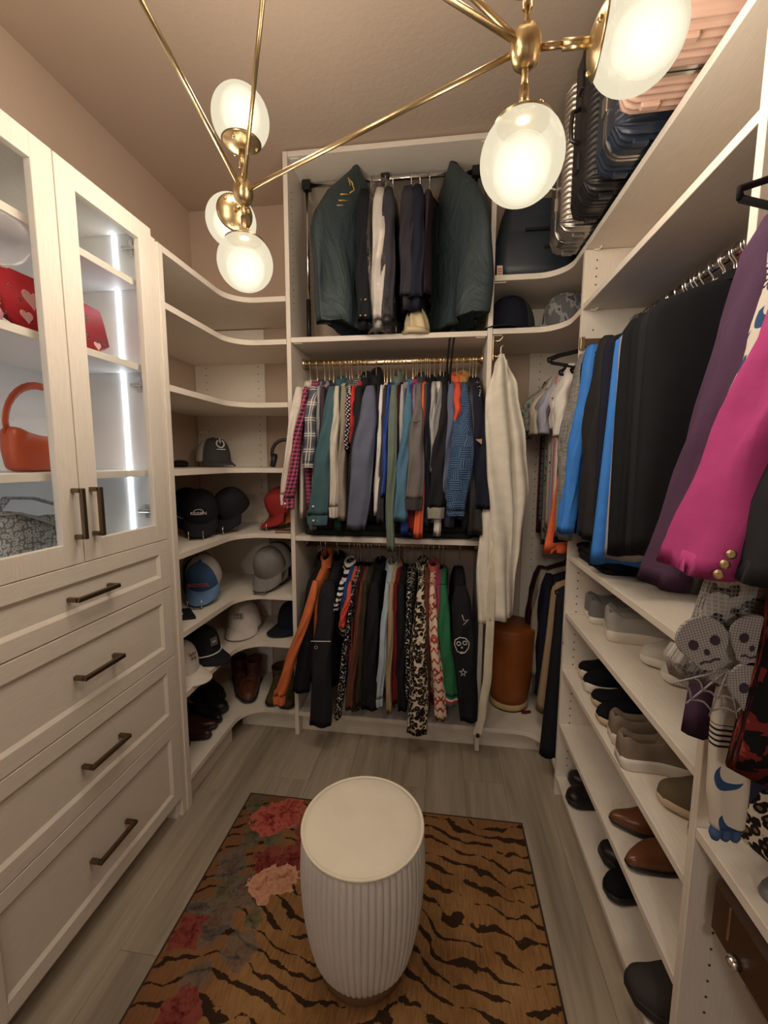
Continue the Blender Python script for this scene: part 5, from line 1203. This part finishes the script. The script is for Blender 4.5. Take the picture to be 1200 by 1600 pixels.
bn = PL.n('ShaderNodeBump'); PL.t.links.new(PL.noise(PL.scale(PL.uv(), (16, 7, 1)), 2., 4, .6, 1.)[0], bn.inputs['Height']); bn.inputs['Strength'].default_value = 1.; bn.inputs['Distance'].default_value = .03; PL.t.links.new(bn.outputs[0], gl.inputs['Normal'])
garment('clear plastic dry-cleaning cover over the ivory shirt', 'plastic_cover', 'cover', GC, (at(602, 400, 1, 2.1).x, RKY - .02, ZR), 0., PL.m, L=.74, hw=.235, th=.055, sl=0, drop=.05, slope=.09, fold=.02, tw=D(-8))
o = thing('crumpled_scarf', 'cream satin scarf crumpled on the cubby shelf', 'scarf', (at(650, 500, 1, 2.1).x, 2.13, 2.1055))
rs = []
for i in range(10):
    f = i / 9; r = .058 * math.sqrt(max(.02, 1 - (f * .96) ** 2)) * (1 if i else .9); rs.append([((r * (1 + .16 * math.sin(7 * a + 5 * f))) * math.cos(a), (r * (1 + .16 * math.sin(6 * a + 3 * f))) * .9 * math.sin(a), .135 * f + .006 * math.sin(5 * a)) for a in [2 * PI * k / 40 for k in range(40)]])
rs[0] = [(x, y, 0) for x, y, z in rs[0]]
MB().loft(rs).build('satin_heap', c_('cream_satin', (206, 184, 136), rough=.4, spec=.4), o)
MB().tube([(-.06, -.03, .002), (-.03, -.062, .012), (.02, -.066, .006), (.06, -.04, .003)], [.012, .016, .015, .01], 10).build('loose_end', c_('cream_satin', 0), o)
# tall black hanger loop standing above the upper rail
o = thing('boot_hanger', 'tall black looped hanger standing over the upper rail', 'hanger', (at(703, 560, 1, 2.10).x, 2.10, 1.80))
MB().tube([(-.012, 0, 0), (-.012, 0, .16), (-.004, 0, .27), (.006, 0, .315), (.016, 0, .318), (.020, 0, .30), (.012, 0, .24), (.004, 0, .13), (.002, 0, 0)], .0048, 8).build('loop', VELVET, o); MB().box(-.018, .008, -.006, .006, -.02, .012, .002).build('grip', BLACKP, o)

# ------------------------------------------------------------------ white robe on the panel hook
o = thing('wall_hook', 'brass coat hook on the end of the tower panel', 'hook', (.229, 2.10, 2.03))
MB().box(0, .006, -.012, .012, -.06, .05, .002).build('plate', BRASS, o); MB().tube([(.004, 0, .03), (.03, -.01, .025), (.045, -.012, .04), (.047, -.012, .055)], .006, 8).build('upper_prong', BRASS, o); MB().tube([(.004, 0, -.03), (.02, -.01, -.045), (.038, -.014, -.04), (.042, -.014, -.02)], .006, 8).build('lower_prong', BRASS, o)
ROB = c_('white_cotton_robe', (226, 214, 192), bump=.35)
rb = thing('robe', 'white cotton robe with dangling belt on the panel hook', 'robe', (.262, 2.045, 1.985))
def strip(pts, nm, mat, depth=.028, fold=.007, n=26, parent=rb, M=None):
    """draped cloth tube: list of (x, z, half width, y)"""
    R, Uv = [], []; K = 30
    for i in range(K + 1):
        t = i / K * (len(pts) - 1); a = min(int(t), len(pts) - 2); f = t - a; f = f * f * (3 - 2 * f)
        x, z, w_, y = [lerp(pts[a][q], pts[a + 1][q], f) for q in range(4)]; z = lerp(pts[a][1], pts[a + 1][1], t - a); ring, uv = [], []
        for j in range(n):
            an = 2 * PI * j / n; c, s = math.cos(an), math.sin(an)
            ring.append((x + w_ * math.copysign(abs(c) ** .8, c), y + depth * s * min(1, w_ / .03) + fold * math.sin(4 * an + 9 * z + x * 30) * min(1, w_ / .04), z)); uv.append((w_ * an, z))
        R.append(ring); Uv.append(uv)
    m = MB().loft(R, Uv)
    if M: m.xf(M)
    return m.build(nm, mat, parent)
strip([(.004, .0, .012, 0), (.0, -.05, .028, -.01), (-.01, -.20, .055, -.02), (.0, -.45, .062, -.03), (.02, -.75, .060, -.03), (.02, -1.05, .052, -.03), (.022, -1.235, .050, -.03)], 'right_panel', ROB, .04, .012)
strip([(.02, -.02, .012, .02), (.05, -.15, .030, .0), (.085, -.40, .040, -.005), (.10, -.62, .046, -.01), (.075, -.85, .045, -.012), (.055, -1.05, .044, -.015), (.05, -1.22, .046, -.015)], 'sleeve', ROB, .035, .010)
strip([(-.01, -.5, .02, -.02), (-.045, -.80, .026, -.03), (-.052, -1.0, .030, -.03), (-.045, -1.26, .022, -.03)], 'left_panel', ROB, .02, .006)
strip([(-.005, -.85, .018, -.06), (-.012, -1.2, .02, -.062), (-.016, -1.5, .02, -.06), (-.035, -1.70, .021, -.058), (-.055, -1.835, .023, -.056)], 'belt', c_('cream_webbing', (212, 196, 168)), .007, .002)
MB().tube([(.0, 0, -.01), (.0, .0, .03), (.012, .02, .045)], .003, 6).build('hanging_loop', ROB, rb)
MB().box(-.062, -.046, -.068, -.062, -1.835, -1.815, .001).build('belt_label', BLACKP, rb)

# ------------------------------------------------------------------ right corner rails
RZ90 = D(-90); GK = 'clothes on the right corner upper rail'; GK2 = 'clothes on the right corner lower rail'
def leaf(t, uv, x, y): return t.ramp(t.noise(t.scale(uv, (1, .8, 1)), 17, 4, .75, 2.2)[0], [(.50, FC((176, 172, 152))), (.56, FC((92, 118, 116))), (.64, FC((38, 62, 60)))])
PALM = pattern('sage_palm_print', leaf)
def dotp(n, base, dot, sc, r): return pattern(n, lambda t, uv, x, y: t.mix(t.lt(t.voro(uv, sc, .6)[0], r), FC(base), FC(dot)))
CPALM = dotp('cream_small_palm_print', (222, 204, 182), (72, 54, 48), 30, .22); PDOT = dotp('pale_pink_dotted', (222, 206, 198), (122, 70, 70), 42, .18)
LBL = pattern('pale_blue_stripe', lambda t, uv, x, y: t.mix(band(t, x, .006, .4), FC((196, 192, 200)), FC((130, 136, 158))))
RPAT = pattern('red_white_lattice', lambda t, uv, x, y: t.mix(t.gt(t.math('ADD', band(t, t.math('ADD', x, y), .012, .5), band(t, t.math('SUBTRACT', x, y), .012, .5)), 1.5), FC((206, 96, 82)), FC((226, 200, 190))))
BPL = pattern('blue_grey_check', lambda t, uv, x, y: t.mix(t.math('MAXIMUM', band(t, x, .04, .12), band(t, y, .04, .12)), FC((124, 134, 148)), FC((44, 48, 66))))
def rk(label, nm, mat, y, g=GK, z=2.05, **k):
    k.setdefault('drop', .08); k.setdefault('hw', .215); k.setdefault('L', .80); k.setdefault('sl', .20); k.setdefault('sw', (.05, .055)); k.setdefault('out', .06)
    o = garment(label, nm, nm, g, (RX, y, z), RZ90, mat, **k)
    hanger('velvet', (RX, y, z), RZ90, hlabel(label), 'velvet hangers in the right corner')
    return o
rk('dark red shirt farthest back in the right corner', 'shirt', DRED, 2.42, L=.86)
rk('navy and grey check shirt behind the palm shirt', 'shirt', BPL, 2.37, sl=.27, out=.12)
rk('sage shirt with teal palm print in the right corner', 'shirt', PALM, 2.31, sl=.24, out=.14, L=.90, collar=(PALM, .03))
rk('cream shirt with small dark palms', 'shirt', CPALM, 2.24, sl=.26, out=.11, collar=(CPALM, .03))
rk('pale blue striped shirt in the right corner', 'shirt', LBL, 2.18, sl=.26, out=.085, L=.82)
rk('red and white lattice print shirt', 'shirt', RPAT, 2.135, sl=.22, out=.03, L=.80)
rk('pale pink dotted shirt in the right corner', 'shirt', PDOT, 2.09, sl=.24, out=.04)
rk('dark green shirt left of the white shirt', 'shirt', DGRN, 2.055, sl=.15, out=.01)
rk('white short-sleeve shirt nearest in the right corner', 'shirt', WHT, 2.015, sl=.28, out=.045, collar=(WHT, .03))
rk('bright orange shell hanging low in the right corner', 'jacket', ORG, 1.965, sl=0, hw=.185, flare=.52, L=.88, th=.014)
rk('black jacket against the shoe tower panel', 'jacket', BLK, 1.925, sl=0, hw=.185, flare=.36, L=.82)
for i, (x, y, z, a) in enumerate(((.69, 1.985, 2.062, 24), (.68, 1.935, 2.045, 20), (.72, 2.03, 2.03, 10))):
    hanger('velvet', (x, y, z), 0, ('topmost empty black velvet hanger tilted under the corner shelf', 'second empty black velvet hanger tilted under the corner shelf', 'lower black velvet hanger jutting over the short-sleeve shirts')[i], 'empty velvet hangers in the right corner', (D(-a * .5), 0, RZ90 + D(8 * i - 6)))
kw2 = dict(g=GK2, z=1.05)
rk('maroon varsity jacket with grey sleeves low in the right corner', 'jacket', MAR, 2.38, sl=.50, smat=MAR, out=.05, L=.55, collar=(MAR, .03), cuff=LGR, **kw2)
rk('stone cotton jacket beside the maroon one', 'jacket', STONE, 2.30, sl=.55, out=.035, sw=(.045, .04), L=.62, **kw2)
rk('navy jacket low in the right corner', 'jacket', NAV, 2.21, sl=.62, out=.02, L=.75, **kw2)
rk('tan chinos folded over a hanger', 'trousers', TAN, 2.11, sl=0, hw=.20, flare=.22, th=.04, fold=.014, L=.72, **kw2)
rk('dark navy trousers beside the tan chinos', 'trousers', NAV, 2.02, sl=.0, hw=.20, flare=.1, L=.70, th=.03, **kw2)
rk('black trousers nearest the shoe tower', 'trousers', BLK, 1.935, sl=.0, hw=.22, flare=.18, L=.84, th=.035, **kw2)

# ------------------------------------------------------------------ right rail over the shoe shelves
GR_ = 'clothes on the right rail'
def rr(label, nm, mat, y, **k):
    k.setdefault('drop', .08); k.setdefault('hw', .225); k.setdefault('L', .74); k.setdefault('sl', .60); k.setdefault('sw', (.05, .045)); k.setdefault('out', .02)
    hk = k.pop('hk', True)
    o = garment(label, nm, nm, GR_, (RX, y, 2.045), RZ90, mat, **k)
    if hk: hanger('velvet', (RX, y, 2.045), RZ90, hlabel(label), 'velvet hangers on the right rail')
    return o
MEL = pattern('grey_melange_linen', lambda t, uv, x, y: t.ramp(t.math('ADD', t.math('MULTIPLY', t.noise(t.scale(uv, (300, 18, 1)), 1., 2)[0], .5), t.math('MULTIPLY', t.noise(t.scale(uv, (18, 300, 1)), 1., 2)[0], .5)), [(.36, FC((92, 88, 84))), (.62, FC((160, 154, 146)))]))
g = rr('grey melange linen jacket next to the far panel', 'jacket', MEL, 1.80, out=.055, sl=.70, sw=(.05, .055), collar=(MEL, .03))
rr('black shirt behind the bright blue jacket', 'shirt', BLK, 1.745, out=.0)
rr('bright blue jacket with slim sleeve', 'jacket', BOR, 1.69, out=.075, sl=.66, sw=(.034, .032), outlin=True, collar=(BOR, .03))
rr('charcoal long sleeve shirt beside the bright blue jacket', 'shirt', c_('charcoal_jersey', (46, 44, 44)), 1.585, out=.03, sl=.66, sw=(.05, .058), L=.72)
rr('navy shirt whose hem shows below the black one', 'shirt', NAV, 1.535, L=.83, sl=0)
rr('bright blue shirt showing below the black shirts', 'shirt', BOR, 1.475, sl=0, hw=.212, flare=.16, L=.80)
rr('grey shirt with a thin pale hem', 'shirt', LGR, 1.43, sl=0, L=.775, hw=.215)
rr('black t-shirt broad side to the room', 't-shirt', BLK, 1.36, sl=0, L=.745, hw=.235)
for k, y in enumerate((1.31, 1.265, 1.22)):
    rr(('black shirt with red neck label on the right rail', 'black shirt with white collar edge on the right rail', 'black shirt nearest the purple coat')[k], 'shirt', (BLK, BLK2, BLK)[k], y, sl=0, L=.735 - .012 * k, collar=((c_('red_cotton', 0), WHT, BLK)[k], .02), hw=.228)
for k in range(14):
    y = 1.78 - k * .043
    hanger('velvet', (RX, y + .011, 2.045), RZ90, 'bare black velvet hanger squeezed between black shirts on the right rail', 'bare velvet hangers on the right rail')

# ------------------------------------------------------------------ near right long hang
GN = 'long clothes nearest on the right'
def rn_(label, nm, mat, y, **k):
    k.setdefault('drop', .08); k.setdefault('hw', .19); k.setdefault('L', .9); k.setdefault('sl', .6); k.setdefault('outlin', True)
    o = garment(label, nm, nm, GN, (RX, y, 2.045), RZ90, mat, **k)
    hanger('velvet', (RX, y, 2.045), RZ90, hlabel(label), 'velvet hangers in the near right unit')
    return o
def cresc(t, uv, x, y):
    n = t.n('ShaderNodeTexVoronoi'); sc = 15.; t.put(n.inputs['Vector'], t.comb(x, y)); n.inputs['Scale'].default_value = sc; n.inputs['Randomness'].default_value = .55
    v = t.vm('SUBTRACT', t.comb(x, y), n.outputs['Position']) ; d1 = t.vm('LENGTH', v); d2 = t.vm('LENGTH', t.vm('SUBTRACT', v, (.010, .012, 0)))
    m = t.math('MULTIPLY', t.lt(d1, .024), t.gt(d2, .021))
    c = t.mix(m, FC((206, 192, 172)), FC((44, 74, 112)))
    row = t.lt(t.fract(t.math('DIVIDE', y, .26)), .16); ln = t.lt(t.fract(t.math('DIVIDE', y, .010)), .42)
    return t.mix(t.math('MULTIPLY', row, ln), t.mix(row, c, FC((206, 192, 172))), FC((38, 32, 34)))
KIM = pattern('cream_blue_crescent_print', cresc)
HEATH = pattern('grey_heather_stripe', lambda t, uv, x, y: t.mix(band(t, x, .006, .5), FC((98, 92, 86)), FC((70, 66, 64))))
REDP = pattern('red_black_floral', lambda t, uv, x, y: t.ramp(t.noise(uv, 13, 3, .6, 1.5)[0], [(.0, FC((20, 17, 17))), (.50, FC((112, 28, 26))), (.58, FC((140, 66, 42))), (.66, FC((150, 128, 106)))], 'CONSTANT'))
rn_('purple wool coat with long sleeve beside the magenta blazer', 'coat', PUR, .855, out=.15, sl=.62, sw=(.055, .060), sd=.045, L=.99, hw=.205, th=.03, flare=.30)
rn_('grey heather cardigan behind the printed kimono', 'cardigan', HEATH, .825, out=.13, sl=.62, sw=(.03, .036), L=.80)
gk = rn_('cream kimono with blue crescents and striped bands', 'kimono', KIM, .79, out=.10, sl=.44, sw=(.042, .046), L=.93, hw=.21, flare=.15, th=.022, cuff=IV, cufflen=.055)
strip([(-.225, -.85, .030, -.02), (-.232, -1.0, .034, -.022), (-.228, -1.12, .034, -.022), (-.222, -1.20, .028, -.02)], 'sash_end', KIM, .014, .003, parent=gk, M=Matrix.Rotation(D(90), 4, 'Z'))
for k in range(3): MB().lathe([(0, 0), (.008, -.006), (.010, -.02), (.006, -.03), (0, -.032)], 10, (.02, -.24 + .016 * k, -1.197)).build('blue_tassel', cloth('blue_tassel_yarn', (64, 88, 128)), gk)
g = rn_('magenta pink blazer with three gold cuff buttons', 'blazer', PNK, .735, out=.19, sl=.555, sw=(.060, .074), sd=.042, L=.78, hw=.20, th=.03, lean=.02)
so = [c for c in g.children if c.name.startswith('sleeve')][0]
for k in range(3):
    MB().lathe([(0, 0), (.0062, 0), (.007, .002), (.006, .004), (.003, .0035), (0, .0035)], 18, (.0965, -.345 - .007 * k, -.672 - .0145 * k), (1, -.15, 0)).build('gold_button', BRASS, so)
rn_('black knit sweater in front of the magenta blazer', 'sweater', BLK2, .655, out=.16, sl=.55, sw=(.06, .066), sd=.045, L=.67, hw=.19, th=.04)
rn_('red and black floral blouse behind the skull lace', 'blouse', REDP, .705, sl=0, L=.97, hw=.19, flare=.42, th=.03)
rn_('black and coral trimmed dress beside the floral blouse', 'dress', pattern('black_coral_band', lambda t, uv, x, y: t.mix(band(t, y, .07, .3), FC((26, 24, 26)), FC((168, 62, 44)))), .65, sl=.0, L=.98, hw=.185, flare=.25)
# lace tunic with skulls
lc = T('grey_lace_net', .8, 0, .2); uv = lc.uv(); x, y, _ = lc.sep(uv)
net = lc.math('MAXIMUM', lc.lt(lc.math('PINGPONG', x, .0035), .0012), lc.lt(lc.math('PINGPONG', y, .0035), .0012))
big = lc.gt(lc.noise(uv, 34, 2)[0], .45); al = lc.math('MAXIMUM', lc.math('MULTIPLY', net, 1.), lc.math('MULTIPLY', big, .75))
lc.color(lc.mix(big, FC((120, 112, 106)), FC((176, 168, 156)))); lc.t.links.new(al, lc.b.inputs['Alpha'])
g = garment('grey lace tunic with skulls hanging below the magenta blazer', 'tunic', 'tunic', GN, (RX, .765, 2.045), RZ90, lc.m, L=.885, drop=.08, hw=.185, th=.030, sl=0, fold=.008, flare=.9, hemcurve=.024)
LCE = pattern('grey_lace_appliques', lambda t, uv, x, y: t.mix(t.math('MAXIMUM', t.lt(t.math('PINGPONG', x, .0022), .0006), t.lt(t.math('PINGPONG', y, .0022), .0006)), FC((172, 166, 158)), FC((118, 110, 108)))); LDK = plain('lace_opening_dark', (.045, .03, .045), .9)
def skull(y, z, s, a=0.):
    M = M4((.052, y, z), a); m = MB()
    pts = [(-.9, .1), (-.85, .6), (-.45, 1.), (.1, 1.1), (.6, .9), (.9, .4), (.85, -.1), (.6, -.45), (.5, -.9), (.1, -1.05), (-.35, -.95), (-.55, -.5)]
    pts = smoothpoly([(p * s, q * s) for p, q in pts], 1); n = len(pts)
    m.add([(0, p, q) for p, q in pts] + [(.004, p * .97, q * .97) for p, q in pts], [list(range(n)), [n + k for k in range(n)]] + [[k, (k + 1) % n, n + (k + 1) % n, n + k] for k in range(n)], smooth=False)
    sk = m.xf(M).build('lace_skull', LCE, g)
    def blob(cy, cz, ry, rz_): 
        q = [(.0046, cy * s + ry * s * math.cos(2 * PI * k / 16), cz * s + rz_ * s * math.sin(2 * PI * k / 16)) for k in range(16)]
        MB().add(q + [(.0052, a_, b_) for _, a_, b_ in q], [list(range(16)), list(range(16, 32))] + [[k, (k + 1) % 16, 16 + (k + 1) % 16, 16 + k] for k in range(16)], smooth=False).xf(M).build('eye_opening', LDK, sk)
    blob(-.36, .10, .17, .20); blob(.38, .08, .17, .20); blob(0, -.28, .09, .13)
    MB().tube([(.005, -.34 * s, -.66 * s), (.005, -.18 * s, -.60 * s), (.005, .0, -.68 * s), (.005, .18 * s, -.60 * s), (.005, .34 * s, -.66 * s)], .0016, 6).xf(M).build('mouth_line', LDK, sk)
skull(-.325, -.835, .044, .35); skull(-.255, -.825, .040, -.1); skull(-.245, -.905, .044, .15)
for k in range(5):
    a = D(200 + 28 * k); MB().tube([(.053, -.285, -.875), (.053, -.285 + .085 * math.cos(a), -.875 + .085 * math.sin(a))], .0016, 5).build('web_thread', LCE, g)
for r in (.03, .052, .075):
    MB().tube([(.053, -.285 + r * (1 - .12 * abs(math.sin(k * PI / 4))) * math.cos(D(200 + 7 * k)), -.875 + r * (1 - .12 * abs(math.sin(k * PI / 4))) * math.sin(D(200 + 7 * k))) for k in range(17)], .0016, 5).build('web_thread', LCE, g)
# things on the low shelf
nbp = at(1158, 1312, 2, .746); lpp = at(1186, 1338, 2, .746); gcp = at(1186, 1392, 2, .746)
o = thing('navy_bag', 'dark navy fabric bag standing on the low near shelf', 'bag', (nbp.x + .115, nbp.y + .085, .7455), (0, 0, D(-12)))
MB().loft([[(x * k_, y * k_, z) for x, y in rrect(.13, .11, .05, 5)] for z, k_ in ((0, .92), (.02, 1), (.12, 1.02), (.22, .95), (.27, .82), (.275, .7))]).build('body', c_('navy_satin_bag', (40, 40, 62), rough=.5), o); MB().tube([(-.06, -.08, .25), (-.05, -.09, .33), (.05, -.09, .33), (.06, -.08, .25)], .008, 8).build('handle', NAV, o)
o = thing('leopard_pouch', 'leopard print pouch on the low near shelf', 'pouch', (lpp.x + .05, lpp.y + .0, .7455), (0, 0, D(20)))
MB().loft([[(x * k_, y * k_, z) for x, y in rrect(.05, .08, .03, 4)] for z, k_ in ((0, .85), (.015, 1), (.07, .95), (.12, .6), (.125, .4))]).build('body', LEO, o); MB().tube([(0, -.05, .12), (0, .05, .12)], .003, 6).build('zip', BRASS, o)
o = thing('grey_clutch', 'slim grey clutch at the near end of the low shelf', 'clutch', (gcp.x + .06, gcp.y - .03, .7455), (0, 0, D(30))); MB().loft([[(x * k_, y * k_, z) for x, y in rrect(.05, .06, .02, 4)] for z, k_ in ((0, .97), (.006, 1), (.018, .95), (.02, .85))]).build('body', plain('grey_metallic_fabric', (.2, .2, .22), .4, .3), o); MB().box(-.02, .02, -.061, -.058, .008, .014, .001).build('clasp', CHROME, o)
o = hanger('velvet', (RX, .815, 2.045), 0, 'large black velvet hanger tip jutting out above the purple coat', 'empty velvet hanger by the near panel', (D(-17), 0, RZ90)); o.scale = (1.15, 1.15, 1.15)

# folded trousers on the shelf under the right rail
o = thing('folded_trousers', 'black trousers folded on the shelf under the right rail', 'trousers', (.74, 1.66, 1.1125))
for k, (a, b, h0, h1, mt) in enumerate(((.17, .15, 0, .022, BLK), (.165, .145, .022, .042, NAV), (.16, .14, .042, .060, BLK2))):
    rs = [[(x * q - .01 * k, y * q + .01 * k, z + .003 * math.sin(14 * x + k)) for x, y in rrect(a, b, .03, 4)] for z, q in ((h0, .97), (h0 + .004, 1), (h1 - .004, 1), (h1, .96))]
    MB().loft(rs).build('folded_layer', mt, o)
